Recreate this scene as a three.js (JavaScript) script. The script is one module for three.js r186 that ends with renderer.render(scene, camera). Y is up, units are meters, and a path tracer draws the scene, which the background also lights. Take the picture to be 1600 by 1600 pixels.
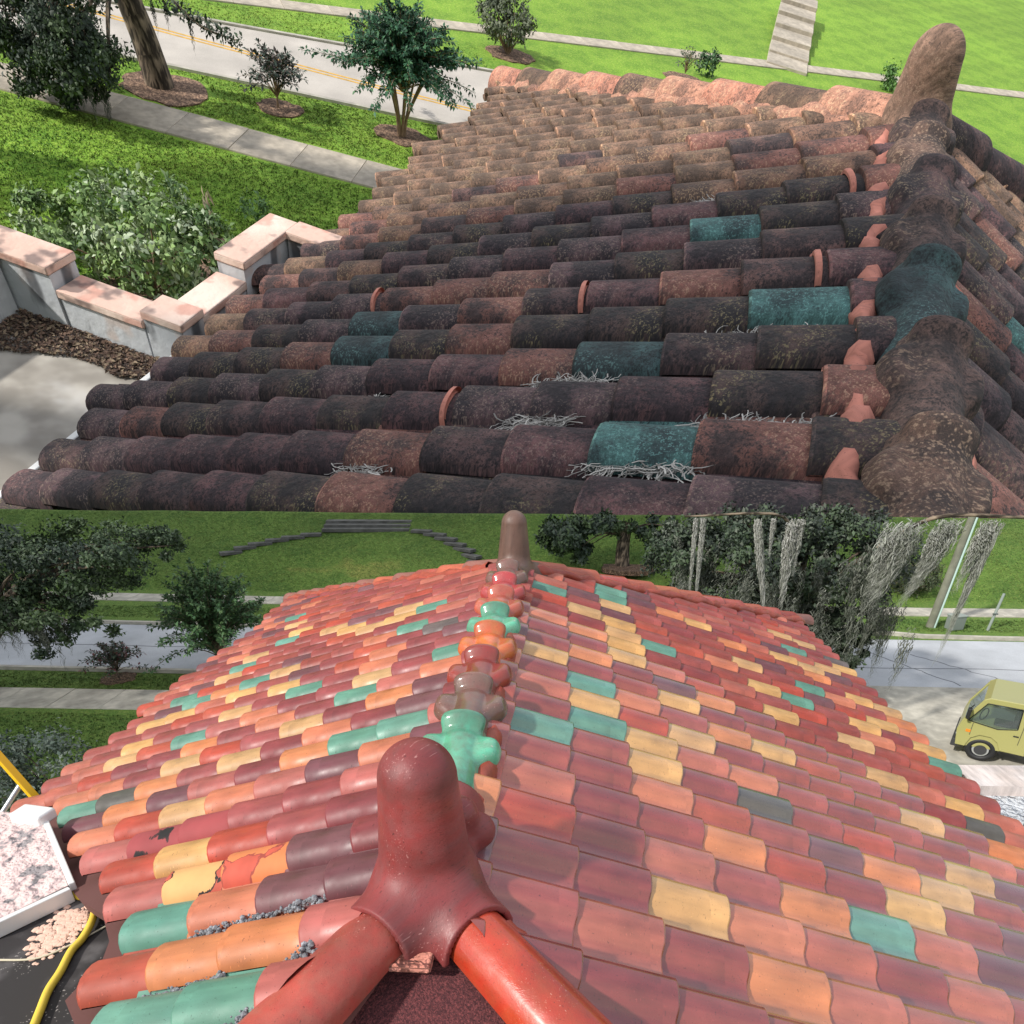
import * as THREE from 'three';
import { MarchingCubes } from 'three/addons/objects/MarchingCubes.js';
import { mergeGeometries } from 'three/addons/utils/BufferGeometryUtils.js';
import { RoundedBoxGeometry } from 'three/addons/geometries/RoundedBoxGeometry.js';

// ---------------------------------------------------------------- camera, sky, sun, exposure
const scene = new THREE.Scene();
const camera = new THREE.PerspectiveCamera(74.608, 1, 0.05, 9000);
camera.position.set(0.287, 7.5, 0);
camera.rotation.order = 'YXZ';
camera.rotation.set(-0.49881, 0.060143, 0);
camera.setViewOffset(1600, 1600, 0, -392, 1600, 1600);      // a lens shifted upwards
camera.updateProjectionMatrix();
const renderer = new THREE.WebGLRenderer({ antialias: true });
renderer.setSize(1024, 1024);
renderer.toneMapping = THREE.LinearToneMapping;
renderer.toneMappingExposure = 1.32;
renderer.shadowMap.enabled = true;
const SUN = new THREE.Vector3(-0.617, 0.598, 0.512).normalize();
const sun = new THREE.DirectionalLight(new THREE.Color(1, 0.96, 0.89), 3.3);
sun.name = 'sun';
sun.position.copy(SUN).multiplyScalar(400);
sun.castShadow = true; sun.shadow.radius = 5;
sun.shadow.mapSize.set(4096, 4096);
Object.assign(sun.shadow.camera, { left: -700, right: 700, top: 700, bottom: -700, near: 1, far: 2500 });
scene.add(sun, sun.target);

// ---------------------------------------------------------------- random numbers, noise, textures
function rngOf(seed) { let a = seed >>> 0; return () => { a = (a + 0x6D2B79F5) | 0; let t = Math.imul(a ^ (a >>> 15), 1 | a); t = (t + Math.imul(t ^ (t >>> 7), 61 | t)) ^ t; return ((t ^ (t >>> 14)) >>> 0) / 4294967296; }; }
const hash = (x, y, s) => { let h = Math.imul(x, 374761393) ^ Math.imul(y, 668265263) ^ Math.imul(s, 2246822519); h = Math.imul(h ^ (h >>> 13), 1274126177); return ((h ^ (h >>> 16)) >>> 0) / 4294967296; };
function vnoise(x, y, per, s) {                               // value noise that repeats after per cells
  const xi = Math.floor(x), yi = Math.floor(y), fx = x - xi, fy = y - yi, w = (v) => ((v % per) + per) % per;
  const u = fx * fx * (3 - 2 * fx), v = fy * fy * (3 - 2 * fy);
  const a = hash(w(xi), w(yi), s), b = hash(w(xi + 1), w(yi), s), c = hash(w(xi), w(yi + 1), s), d = hash(w(xi + 1), w(yi + 1), s);
  return a + (b - a) * u + (c - a) * v + (a - b - c + d) * u * v;
}
function fbm(x, y, per, s, oct = 4) { let t = 0, a = 0.5, f = 1, n = 0; for (let i = 0; i < oct; i++) { t += a * vnoise(x * per * f, y * per * f, per * f, s + i * 17); n += a; a *= 0.5; f *= 2; } return t / n; }
const sstep = (a, b, x) => { const t = Math.min(1, Math.max(0, (x - a) / (b - a))); return t * t * (3 - 2 * t); };
const mix = (a, b, t) => a + (b - a) * t;
const mix3 = (a, b, t) => [mix(a[0], b[0], t), mix(a[1], b[1], t), mix(a[2], b[2], t)];
function texture(n, metres, fn, colour = true) {
  const d = new Uint8Array(n * n * 4);
  for (let y = 0; y < n; y++) for (let x = 0; x < n; x++) {
    const c = fn((x + 0.5) / n, (y + 0.5) / n), k = (y * n + x) * 4;
    for (let i = 0; i < 3; i++) d[k + i] = Math.max(0, Math.min(255, colour ? c[i] : c));
    d[k + 3] = 255;
  }
  const t = new THREE.DataTexture(d, n, n);
  t.wrapS = t.wrapT = THREE.RepeatWrapping; t.magFilter = THREE.LinearFilter; t.minFilter = THREE.LinearMipmapLinearFilter; t.generateMipmaps = true;
  t.repeat.set(1 / metres, 1 / metres);
  if (colour) t.colorSpace = THREE.SRGBColorSpace;
  t.needsUpdate = true;
  return t;
}
// sky: a pale bright summer sky, thin white cloud over blue
{
  const W = 512, H = 256, d = new Float32Array(W * H * 4);
  for (let y = 0; y < H; y++) for (let x = 0; x < W; x++) {
    const el = ((y + 0.5) / H - 0.5) * Math.PI, up = Math.max(0, Math.sin(el));
    let c = mix3([0.84, 0.86, 0.89], [0.54, 0.63, 0.82], Math.pow(up, 0.6));
    const n = fbm(x / W, y / H * 0.5, 8, 5, 5), cl = sstep(0.40, 0.62, n) * sstep(0.0, 0.2, up);
    c = mix3(c, [1.04, 1.03, 1.01], cl * 0.9);
    if (el < 0) c = mix3([0.80, 0.84, 0.90], [0.20, 0.24, 0.16], sstep(0, 0.12, -el));
    const k = (y * W + x) * 4;
    for (let i = 0; i < 3; i++) d[k + i] = c[i] * 0.82;
    d[k + 3] = 1;
  }
  const sky = new THREE.DataTexture(d, W, H, THREE.RGBAFormat, THREE.FloatType);
  sky.mapping = THREE.EquirectangularReflectionMapping; sky.magFilter = THREE.LinearFilter; sky.minFilter = THREE.LinearFilter; sky.needsUpdate = true;
  scene.background = sky; scene.environment = sky;
}

// ---------------------------------------------------------------- the two building sites
// The repainted house stands on level ground; the old house stands on the large tilted slope behind it.
const V = (x, y, z) => new THREE.Vector3(x, y, z);
const LOW = { p: V(0, 0, 0), q: new THREE.Quaternion(), s: 1 };
const SLOPE = new THREE.Matrix4().set(0.944549, 0.190008, -0.267815, 0, -0.295023, 0.849161, -0.43805, 0, 0.144186, 0.492771, 0.85813, 0, 0, 0, 0, 1);
const UP = { p: V(-21.6863, -158.5348, -91.6135), q: new THREE.Quaternion().setFromRotationMatrix(SLOPE), s: 26 };
const taken = new Map();
function numbered(name) { const n = taken.get(name) ?? -1; taken.set(name, n + 1); return n < 0 ? name : name + '_' + String(n + 1).padStart(3, '0'); }
function put(o, F, [x, y, z] = [0, 0, 0], ry = 0) {
  o.position.copy(V(x, y, z).multiplyScalar(F.s).applyQuaternion(F.q).add(F.p));
  o.quaternion.copy(F.q).multiply(new THREE.Quaternion().setFromAxisAngle(V(0, 1, 0), ry));
  o.scale.setScalar(F.s);
  scene.add(o); return o;
}
function shade(o) { o.traverse((m) => { if (m.isMesh) { m.castShadow = true; m.receiveShadow = true; } }); return o; }
function thing(name, label, category, F, pos, ry = 0, group) {
  const o = new THREE.Group(); o.name = numbered(name);
  o.userData = { label, category }; if (group) o.userData.group = group;
  return put(o, F, pos, ry);
}
function part(name, geo, mat, parent, label) {
  if (mat.vertexColors && !geo.attributes.color) geo.setAttribute('color', new THREE.BufferAttribute(new Float32Array(geo.attributes.position.count * 3).fill(1), 3));
  const m = new THREE.Mesh(geo, mat); m.name = name; m.castShadow = m.receiveShadow = true; parent.add(m);
  if (label) m.userData.label = label;
  return m;
}
function single(name, geo, mat, F, pos, ry, label, category, group) {
  const m = new THREE.Mesh(geo, mat); m.name = numbered(name); m.castShadow = m.receiveShadow = true;
  m.userData = { label, category }; if (group) m.userData.group = group;
  return put(m, F, pos, ry);
}
function structure(name, geo, mat, F, pos = [0, 0, 0]) {
  const m = new THREE.Mesh(geo, mat); m.name = numbered(name); m.receiveShadow = m.castShadow = true; m.userData = { kind: 'structure' };
  return put(m, F, pos);
}
function stuffOf(m, label, category, F, pos = [0, 0, 0]) { m.name = numbered(m.name); m.userData = { label, category, kind: 'stuff' }; m.castShadow = m.receiveShadow = true; return put(m, F, pos); }
const srgb = (r, g, b) => new THREE.Color().setRGB(r / 255, g / 255, b / 255, THREE.SRGBColorSpace);
const std = (o) => new THREE.MeshStandardMaterial({ side: THREE.DoubleSide, ...o });

// ---------------------------------------------------------------- geometry helpers
function rawGeo(pos, nor, uv, col, index) {
  const g = new THREE.BufferGeometry();
  g.setAttribute('position', new THREE.Float32BufferAttribute(pos, 3));
  if (nor) g.setAttribute('normal', new THREE.Float32BufferAttribute(nor, 3));
  if (uv) g.setAttribute('uv', new THREE.Float32BufferAttribute(uv, 2));
  if (col) g.setAttribute('color', new THREE.Float32BufferAttribute(col, 3));
  if (index) g.setIndex(index);
  if (!nor) g.computeVertexNormals();
  return g;
}
// uv in metres from position, by the face's main direction
function metreUV(g) {
  const p = g.attributes.position, n = g.attributes.normal, uv = new Float32Array(p.count * 2);
  for (let i = 0; i < p.count; i++) {
    const ax = Math.abs(n.getX(i)), ay = Math.abs(n.getY(i)), az = Math.abs(n.getZ(i));
    const [u, v] = ay >= ax && ay >= az ? [p.getX(i), p.getZ(i)] : ax >= az ? [p.getZ(i), p.getY(i)] : [p.getX(i), p.getY(i)];
    uv[2 * i] = u; uv[2 * i + 1] = v;
  }
  g.setAttribute('uv', new THREE.BufferAttribute(uv, 2)); return g;
}
const box = (w, h, d, x = 0, y = 0, z = 0, r = 0.01, ry = 0) => { const g = r ? new RoundedBoxGeometry(w, h, d, 2, Math.min(r, w / 2.1, h / 2.1, d / 2.1)) : new THREE.BoxGeometry(w, h, d); if (ry) g.rotateY(ry); g.translate(x, y, z); return metreUV(g.index ? g.toNonIndexed() : g); };
// a flat polygon of [x, z] corners, extruded from y0 to y1
function slab(points, y0, y1) {
  const s = new THREE.Shape(points.map(([x, z]) => new THREE.Vector2(x, -z)));
  const g = new THREE.ExtrudeGeometry(s, { depth: y1 - y0, bevelEnabled: false }); g.rotateX(-Math.PI / 2); g.translate(0, y0, 0);
  return metreUV(g);
}
function sheet(points, y) {
  const s = new THREE.Shape(points.map(([x, z]) => new THREE.Vector2(x, -z)));
  const g = new THREE.ShapeGeometry(s); g.rotateX(-Math.PI / 2); g.translate(0, y, 0); return metreUV(g);
}
function tube(points, radii, seg = 8) {                       // tapered tube along points
  const pos = [], nor = [], uv = [], idx = [], n = points.length; let ref = V(0.3, 0.1, 1).normalize(), len = 0;
  for (let i = 0; i < n; i++) {
    const t = points[Math.min(n - 1, i + 1)].clone().sub(points[Math.max(0, i - 1)]).normalize();
    const a = ref.clone().addScaledVector(t, -ref.dot(t)).normalize(), b = t.clone().cross(a); ref = a;
    if (i) len += points[i].distanceTo(points[i - 1]);
    for (let k = 0; k <= seg; k++) {
      const th = k / seg * Math.PI * 2, d = a.clone().multiplyScalar(Math.cos(th)).addScaledVector(b, Math.sin(th));
      pos.push(points[i].x + d.x * radii[i], points[i].y + d.y * radii[i], points[i].z + d.z * radii[i]); nor.push(d.x, d.y, d.z); uv.push(k / seg * radii[i] * 6.28, len);
    }
  }
  for (let i = 0; i < n - 1; i++) for (let k = 0; k < seg; k++) { const a = i * (seg + 1) + k, b = a + seg + 1; idx.push(a, a + 1, b, b, a + 1, b + 1); }
  return rawGeo(pos, nor, uv, null, idx);
}
function smoothTube(pts, r0, r1, n = 8, seg = 8) {
  const c = new THREE.CatmullRomCurve3(pts), P = c.getPoints(n); return tube(P, P.map((_, i) => mix(r0, r1, i / n)), seg);
}

// ---------------------------------------------------------------- materials
const noiseBump = (n, per, s, m) => texture(n, m, (x, y) => 255 * fbm(x, y, per, s, 4), false);
const M = {};
M.speck = texture(1024, 0.6, (x, y) => { const n = fbm(x, y, 5, 31, 4), st = fbm(x * 3, y * 0.5, 12, 35, 3), f = hash(Math.floor(x * 1024), Math.floor(y * 1024), 9), s = vnoise(x * 190, y * 190, 190, 77), w = vnoise(x * 9, y * 9, 9, 78); const g = fbm(x, y, 3, 37, 3); let v = 218 + 70 * (n - 0.5) + 46 * (st - 0.5) + 10 * (f - 0.5); if (s > 0.93 && w > 0.5) v = 255; if (s < 0.06) v *= 0.66; return [v, v * (0.97 + 0.06 * g), v * (0.93 + 0.11 * g)]; });
M.speckRough = texture(256, 0.37, (x, y) => 120 + 150 * (fbm(x, y, 7, 41, 4) - 0.35), false);
M.tileBump = texture(256, 0.3, (x, y) => 110 + 120 * (fbm(x, y, 9, 51, 4) - 0.3) + 20 * hash(Math.floor(x * 256), Math.floor(y * 256), 3), false);
const glaze = (r, g, b, o = {}) => new THREE.MeshPhysicalMaterial({ color: srgb(r, g, b), map: M.speck, roughness: 0.92, roughnessMap: M.speckRough, clearcoat: 0.05, clearcoatRoughness: 0.4, bumpMap: M.tileBump, bumpScale: 0.0012, side: THREE.DoubleSide, ...o });
const PAINT = {
  M: [[156, 70, 66], [148, 64, 64], [166, 80, 74], [160, 72, 62]], R: [[182, 72, 54], [184, 82, 62]], S: [[192, 106, 88], [186, 100, 84]],
  P: [[116, 66, 74], [124, 76, 82]], T: [[98, 150, 132], [104, 154, 138]], C: [[220, 168, 106], [212, 164, 114]], O: [[216, 132, 86], [208, 122, 92]], K: [[92, 86, 80], [104, 92, 92]],
};
const GL = {}, GLR = {}; for (const k in PAINT) { GL[k] = PAINT[k].map((c) => glaze(...c)); GLR[k] = PAINT[k].map((c) => glaze(...c, { clearcoat: 1, clearcoatRoughness: 0.1, roughness: 0.5, ior: 1.55 })); }
// tiles with peeled paint and tar stains: X cream, Y orange with red patches, B maroon with tar
const peel = (base, patch, tar, seed, amount) => std({ map: texture(256, 0.36, (x, y) => { const n = fbm(x, y, 4, seed, 5), m = fbm(x, y, 6, seed + 9, 4); let c = base.map((v) => v * (0.92 + 0.16 * m)); if (n > 0.60 - amount) c = tar; if (n > 0.635 - amount) c = patch.map((v) => v * (0.85 + 0.3 * m)); return c; }), roughness: 0.75 });
GL.M = [[150, 68, 71], [141, 62, 67], [161, 78, 79], [152, 70, 72]].map((c) => glaze(...c)); GL.S = [[188, 104, 95], [182, 98, 92]].map((c) => glaze(...c));
GL.X = [peel([212, 158, 102], [184, 84, 66], [30, 24, 24], 5, 0.08)]; GL.Y = [peel([206, 122, 74], [190, 84, 66], [150, 66, 54], 16, 0.05)]; GL.B = [peel([150, 66, 68], [26, 22, 24], [60, 32, 34], 27, -0.06)];
PAINT.X = PAINT.C; PAINT.Y = PAINT.O; PAINT.B = PAINT.M;
// weathered clay under black algae and lichen; far set has sunlight painted in
function mouldTex(base, dark, amount, seed, lichen = [150, 134, 104]) {
  return texture(512, 0.6, (x, y) => {
    const a = fbm(x, y, 6, seed, 5), b = fbm(x, y, 26, seed + 7, 3), c = fbm(x, y, 90, seed + 13, 2), e = fbm(x, y, 64, seed + 29, 2), h = hash(Math.floor(x * 512), Math.floor(y * 512), seed);
    let col = base.map((v) => v * (0.84 + 0.5 * (b - 0.35)));
    const g = vnoise(x * 170, y * 170, 170, seed + 31), l = fbm(x, y, 3, seed + 41, 3);
    col = mix3(col, dark, 0.95 * sstep(0.53 - amount, 0.78 - amount, 0.50 * a + 0.22 * b + 0.14 * e + 0.14 * g));
    col = mix3(col, lichen, 0.7 * sstep(0.52, 0.72, 0.55 * c + 0.45 * g) * sstep(0.38, 0.62, l));
    col = mix3(col, dark.map((v) => v * 0.6), 0.6 * sstep(0.55, 0.75, 0.5 * e + 0.5 * g) * sstep(0.60, 0.42, l));
    return col.map((v) => v * (0.78 + 0.44 * h));
  });
}
M.mouldBump = noiseBump(256, 18, 91, 0.5);
const old = (base, dark, amount, seed, lichen) => std({ vertexColors: true, map: mouldTex(base, dark, amount, seed, lichen), roughness: 0.92, bumpMap: M.mouldBump, bumpScale: 0.006 * 26 });
const OLD = {
  dark: [old([106, 80, 78], [44, 38, 41], 0.17, 101, [150, 132, 108]), old([116, 82, 82], [50, 41, 45], 0.15, 131, [136, 112, 104]), old([94, 74, 70], [40, 37, 39], 0.20, 161, [150, 136, 98]), old([104, 80, 82], [42, 37, 41], 0.19, 171, [142, 122, 110])],
  rust: [old([136, 92, 82], [60, 48, 48], 0.13, 201, [176, 142, 118]), old([124, 92, 86], [54, 46, 48], 0.15, 231, [160, 138, 112])],
  teal: [old([84, 124, 120], [44, 58, 60], 0.10, 261, [116, 166, 160]), old([72, 98, 98], [46, 54, 56], 0.15, 291, [100, 134, 130])],
  ridge: [old([118, 92, 80], [54, 45, 43], 0.15, 411, [166, 140, 118]), old([104, 82, 76], [46, 39, 39], 0.17, 431, [150, 126, 106])],
  sunWarm: [old([158, 122, 100], [84, 68, 58], 0.19, 301, [180, 154, 118]), old([144, 108, 90], [74, 60, 54], 0.14, 331, [178, 148, 114])],  // lighter tones that put the sunlit far patch into the tile colour
  hip: [old([196, 142, 118], [116, 88, 76], 0.11, 381, [214, 178, 144]), old([204, 138, 114], [112, 84, 74], 0.09, 391, [206, 166, 136])],
};
const dusty = (base, seed, o = {}) => new THREE.MeshPhysicalMaterial({ map: texture(512, 0.5, (x, y) => { const n = fbm(x, y, 4, seed, 4), b = fbm(x, y, 22, seed + 3, 3), s = vnoise(x * 170, y * 170, 170, seed + 5), w = fbm(x, y, 4, seed + 8, 4), h = hash(Math.floor(x * 512), Math.floor(y * 512), seed); let c = base.map((v, i) => v * (0.82 + 0.5 * (n - 0.3)) * (1 + (i ? 0.3 : -0.08) * (b - 0.5))); if (s > 0.86 && w > 0.58) c = mix3(c, [206, 170, 162], 0.6 * sstep(0.86, 0.95, s)); if (s < 0.07) c = c.map((v) => v * 0.7); return c.map((v) => v * (0.95 + 0.1 * h)); }), roughness: 0.9, roughnessMap: M.speckRough, bumpMap: M.tileBump, bumpScale: 0.0035, side: THREE.DoubleSide, ...o });
const clay = std({ color: srgb(222, 134, 108), map: M.speck, roughness: 0.9, bumpMap: M.mouldBump, bumpScale: 0.08 });
const mortarPink = std({ color: srgb(216, 142, 126), map: M.speck, roughness: 0.95, bumpMap: M.mouldBump, bumpScale: 0.1 });
const mortarGrey = std({ map: texture(128, 0.2, (x, y) => { const n = fbm(x, y, 24, 3, 3); const v = 120 + 110 * (n - 0.45); return [v, v * 1.02, v * 1.06]; }), roughness: 0.95, bumpMap: M.mouldBump, bumpScale: 0.004 });

const GRASS = (a, b, c, seed) => texture(512, 3.2, (x, y) => {
  const n = fbm(x, y, 5, seed, 4), f = fbm(x, y, 60, seed + 5, 3), h = hash(Math.floor(x * 512), Math.floor(y * 512), seed);
  return mix3(mix3(a, b, sstep(0.3, 0.7, n)), c, sstep(0.45, 0.75, f) * 0.6).map((v) => v * (0.72 + 0.5 * h));
});
M.grassLow = GRASS([74, 106, 34], [88, 118, 42], [122, 136, 64], 11);
M.grassUp = GRASS([98, 138, 32], [118, 156, 42], [154, 176, 72], 23);
M.grassBump = noiseBump(512, 90, 15, 3.2);
const asphalt = std({ map: texture(512, 4, (x, y) => { const n = fbm(x, y, 4, 61, 4), h = hash(Math.floor(x * 512), Math.floor(y * 512), 7); const v = 172 + 34 * (n - 0.5) + 22 * (h - 0.5); return [v * 0.985, v, v * 1.025]; }), roughness: 0.93 });
const asphaltWarm = std({ map: texture(512, 4, (x, y) => { const n = fbm(x, y, 4, 161, 4), h = hash(Math.floor(x * 512), Math.floor(y * 512), 7); const v = 178 + 40 * (n - 0.5) + 22 * (h - 0.5); return [v, v * 0.96, v * 0.91]; }), roughness: 0.93 });
const paving = std({ map: texture(512, 2.4, (x, y) => { const n = fbm(x, y, 4, 171, 5), m = fbm(x, y, 20, 174, 3), h = hash(Math.floor(x * 512), Math.floor(y * 512), 8); const v = 166 + 60 * (n - 0.5) + 40 * (m - 0.5) + 16 * (h - 0.5); return [v, v * 0.94, v * 0.85]; }), roughness: 0.92 });
const concrete = std({ map: texture(512, 2.4, (x, y) => { const n = fbm(x, y, 4, 71, 5), m = fbm(x, y, 16, 74, 3), h = hash(Math.floor(x * 512), Math.floor(y * 512), 8); const v = 168 + 60 * (n - 0.5) + 36 * (m - 0.5) + 16 * (h - 0.5); return [v, v * 0.97, v * 0.9]; }), roughness: 0.92 });
const concreteDark = std({ map: texture(256, 2, (x, y) => { const n = fbm(x, y, 5, 81, 5), h = hash(Math.floor(x * 256), Math.floor(y * 256), 8); const v = 84 + 60 * (n - 0.5) + 14 * (h - 0.5); return [v, v, v * 0.96]; }), roughness: 0.92 });
const mulch = std({ map: texture(256, 0.8, (x, y) => { const n = fbm(x, y, 26, 91, 3), m = fbm(x, y, 5, 95, 3); return mix3([84, 64, 52], [150, 122, 100], sstep(0.35, 0.7, n)).map((v) => v * (0.8 + 0.4 * m)); }), roughness: 1, bumpMap: M.mouldBump, bumpScale: 0.1 });
const bark = std({ map: texture(256, 0.7, (x, y) => { const n = fbm(x, y * 0.25, 16, 19, 4), m = fbm(x, y, 6, 23, 3); return mix3([52, 44, 36], [124, 110, 94], sstep(0.3, 0.7, n)).map((v) => v * (0.75 + 0.5 * m)); }), roughness: 0.95 });
const barkPale = std({ map: texture(128, 0.4, (x, y) => { const n = fbm(x, y, 8, 27, 4); return mix3([120, 96, 76], [176, 150, 124], n); }), roughness: 0.85 });
const leafMat = std({ vertexColors: true, roughness: 0.62 });
const mossMat = std({ vertexColors: true, roughness: 0.95 });
const stuccoPink = std({ map: texture(512, 1.3, (x, y) => { const n = fbm(x, y, 4, 33, 5), m = fbm(x, y, 18, 37, 3); const p = fbm(x, y, 9, 39, 4); let c = mix3([228, 206, 192], [214, 180, 164], sstep(0.35, 0.65, n)); c = mix3(c, [196, 136, 120], 0.55 * sstep(0.54, 0.66, p)); c = mix3(c, [112, 96, 92], 0.75 * sstep(0.56, 0.70, 0.5 * n + 0.5 * m)); return c; }), roughness: 0.9, bumpMap: M.mouldBump, bumpScale: 0.1 });
const stuccoWhite = std({ map: texture(512, 0.75, (x, y) => { const n = fbm(x, y * 0.35, 7, 43, 5), m = fbm(x, y, 3, 47, 4); const r = fbm(x, y * 0.2, 14, 49, 3); let c = mix3([218, 221, 224], [176, 180, 186], m); c = mix3(c, [84, 86, 90], 0.85 * sstep(0.50, 0.64, 0.5 * n + 0.3 * m + 0.2 * r)); return mix3(c, [196, 164, 146], 0.4 * sstep(0.58, 0.7, fbm(x, y, 5, 45, 3))); }), roughness: 0.9, bumpMap: M.mouldBump, bumpScale: 0.08 });
const roofCoat = std({ map: texture(512, 2.2, (x, y) => { const n = fbm(x, y, 3, 53, 5), m = fbm(x, y, 12, 57, 4); let c = mix3([212, 216, 224], [176, 170, 160], sstep(0.40, 0.6, n)); return mix3(c, [110, 104, 96], 0.6 * sstep(0.52, 0.68, 0.6 * n + 0.4 * m)); }), roughness: 0.85 });
const whiteMetal = std({ color: srgb(226, 226, 224), roughness: 0.4, metalness: 0.1 });

// ---------------------------------------------------------------- roof tiles
const PITCH = Math.tan(20 * Math.PI / 180), CO = Math.cos(20 * Math.PI / 180), SI = Math.sin(20 * Math.PI / 180), RIDGE = 6.45;
// one S tile: u across, v down the slope (0 = lower end), w out of the roof
function tileGeo({ P, E, H, bw, th, uv0, len = E + 0.05, raise = 0, worn = null, lip = 1, flat = 0.62, outline = null }) {
  const prof = [], nB = 10, B = P * bw;
  for (let i = 0; i <= nB; i++) { const t = i / nB, a = Math.abs(2 * t - 1); prof.push([B * (0.5 - 0.5 * Math.cos(Math.PI * t)), H * Math.pow(Math.max(0, 1 - Math.pow(Math.abs(Math.cos(Math.PI * t)), 2.5)), flat) + 0.001]); }
  for (let i = 1; i <= 4; i++) { const t = i / 4; prof.push([B + (P * 1.05 - B) * t, 0.001 - 0.008 * Math.sin(Math.PI * t) + 0.006 * t * t]); }
  if (outline) { prof.length = 0; for (const [a, b] of outline) prof.push([a * P, b]); }
  const tilt = (th + 0.004) / E, n = prof.length;
  const nrm = prof.map((_, i) => { const a = prof[Math.max(0, i - 1)], b = prof[Math.min(n - 1, i + 1)], dx = b[0] - a[0], dy = b[1] - a[1], l = Math.hypot(dx, dy); return [-dy / l, dx / l]; });
  const pos = [], nor = [], uv = [], col = [];
  const at = (i, v, dw, inner) => [prof[i][0] - (inner ? nrm[i][0] * th * (v === 0 ? lip : 1) : 0), v, prof[i][1] + (inner ? -nrm[i][1] * th * (v === 0 ? lip : 1) : 0) + dw + raise + (th + 0.004) + tilt * v];
  let tint = [1, 1, 1];
  const vert = (p, nn) => { col.push(...tint); pos.push(...p); nor.push(...nn); uv.push(p[0] + uv0[0] + (p[2] > 0.02 ? 0 : 0), p[1] + p[2] * 0.3 + uv0[1]); };
  const quad = (a, b, c, d, na, nb, nc, nd) => { vert(a, na); vert(b, nb); vert(c, nc); vert(a, na); vert(c, nc); vert(d, nd); };
  const rings = [[-len, 0], [worn ? -0.009 : -0.006, 0], [0, -0.004]];
  const N = (i, e) => { const k = nrm[i], l = Math.hypot(1, e); return [k[0] / l, e / l, k[1] / l]; };
  for (let r = 0; r < 2; r++) for (let i = 0; i < n - 1; i++) {
    tint = r && worn ? worn(i) : [1, 1, 1];
    const e0 = r ? 0.2 : 0, e1 = r ? 0.8 : 0;
    quad(at(i, ...rings[r]), at(i + 1, ...rings[r]), at(i + 1, ...rings[r + 1]), at(i, ...rings[r + 1]), N(i, e0), N(i + 1, e0), N(i + 1, e1), N(i, e1));
  }
  for (let i = 0; i < n - 1; i++) {
    const dn = (k) => [-nrm[k][0], 0, -nrm[k][1]];
    quad(at(i, 0, 0, 1), at(i + 1, 0, 0, 1), at(i + 1, -len, 0, 1), at(i, -len, 0, 1), dn(i), dn(i + 1), dn(i + 1), dn(i));
    tint = worn ? worn(i) : [1, 1, 1];
    quad(at(i, 0, -0.004), at(i + 1, 0, -0.004), at(i + 1, 0, 0, 1), at(i, 0, 0, 1), [0, 1, 0], [0, 1, 0], [0, 1, 0], [0, 1, 0]);
  }
  quad(at(0, -len, 0), at(0, 0, -0.004), at(0, 0, 0, 1), at(0, -len, 0, 1), ...Array(4).fill([-1, 0, 0]));
  return rawGeo(pos, nor, uv, worn ? col : null);
}
// cuts a geometry (no index) with planes n.p + d >= 0 given in its own space
function clipGeo(g, planes) {
  const names = Object.keys(g.attributes), sizes = names.map((k) => g.attributes[k].itemSize), out = names.map(() => []);
  const c = g.attributes.position.count;
  const get = (i) => names.map((k, a) => Array.from({ length: sizes[a] }, (_, j) => g.attributes[k].array[i * sizes[a] + j]));
  const pi = names.indexOf('position');
  for (let i = 0; i < c; i += 3) {
    let poly = [get(i), get(i + 1), get(i + 2)];
    for (const [n, d] of planes) {
      const res = [];
      for (let k = 0; k < poly.length; k++) {
        const A = poly[k], B = poly[(k + 1) % poly.length], da = n.x * A[pi][0] + n.y * A[pi][1] + n.z * A[pi][2] + d, db = n.x * B[pi][0] + n.y * B[pi][1] + n.z * B[pi][2] + d;
        if (da >= 0) res.push(A);
        if ((da >= 0) !== (db >= 0)) { const t = da / (da - db); res.push(A.map((v, a) => v.map((x, j) => mix(x, B[a][j], t)))); }
      }
      poly = res; if (poly.length < 3) break;
    }
    for (let k = 1; k < poly.length - 1; k++) for (const q of [poly[0], poly[k], poly[k + 1]]) q.forEach((v, a) => out[a].push(...v));
  }
  const r = new THREE.BufferGeometry();
  names.forEach((k, a) => r.setAttribute(k, new THREE.Float32BufferAttribute(out[a], sizes[a])));
  return r;
}
// slope frame: side -1 = left, +1 = right; columns u, v, w
function slopeMatrix(side, s, z, w = 0, yaw = 0, roll = 0) {
  const v = V(side * CO, -SI, 0), n = V(side * SI, CO, 0), u = V(0, 0, side);
  const m = new THREE.Matrix4().makeBasis(u, v, n);
  const p = v.clone().multiplyScalar(s).add(V(0, RIDGE, z)).addScaledVector(n, w);
  m.setPosition(p);
  return m.multiply(new THREE.Matrix4().makeRotationZ(yaw)).multiply(new THREE.Matrix4().makeRotationY(roll));
}
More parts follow.
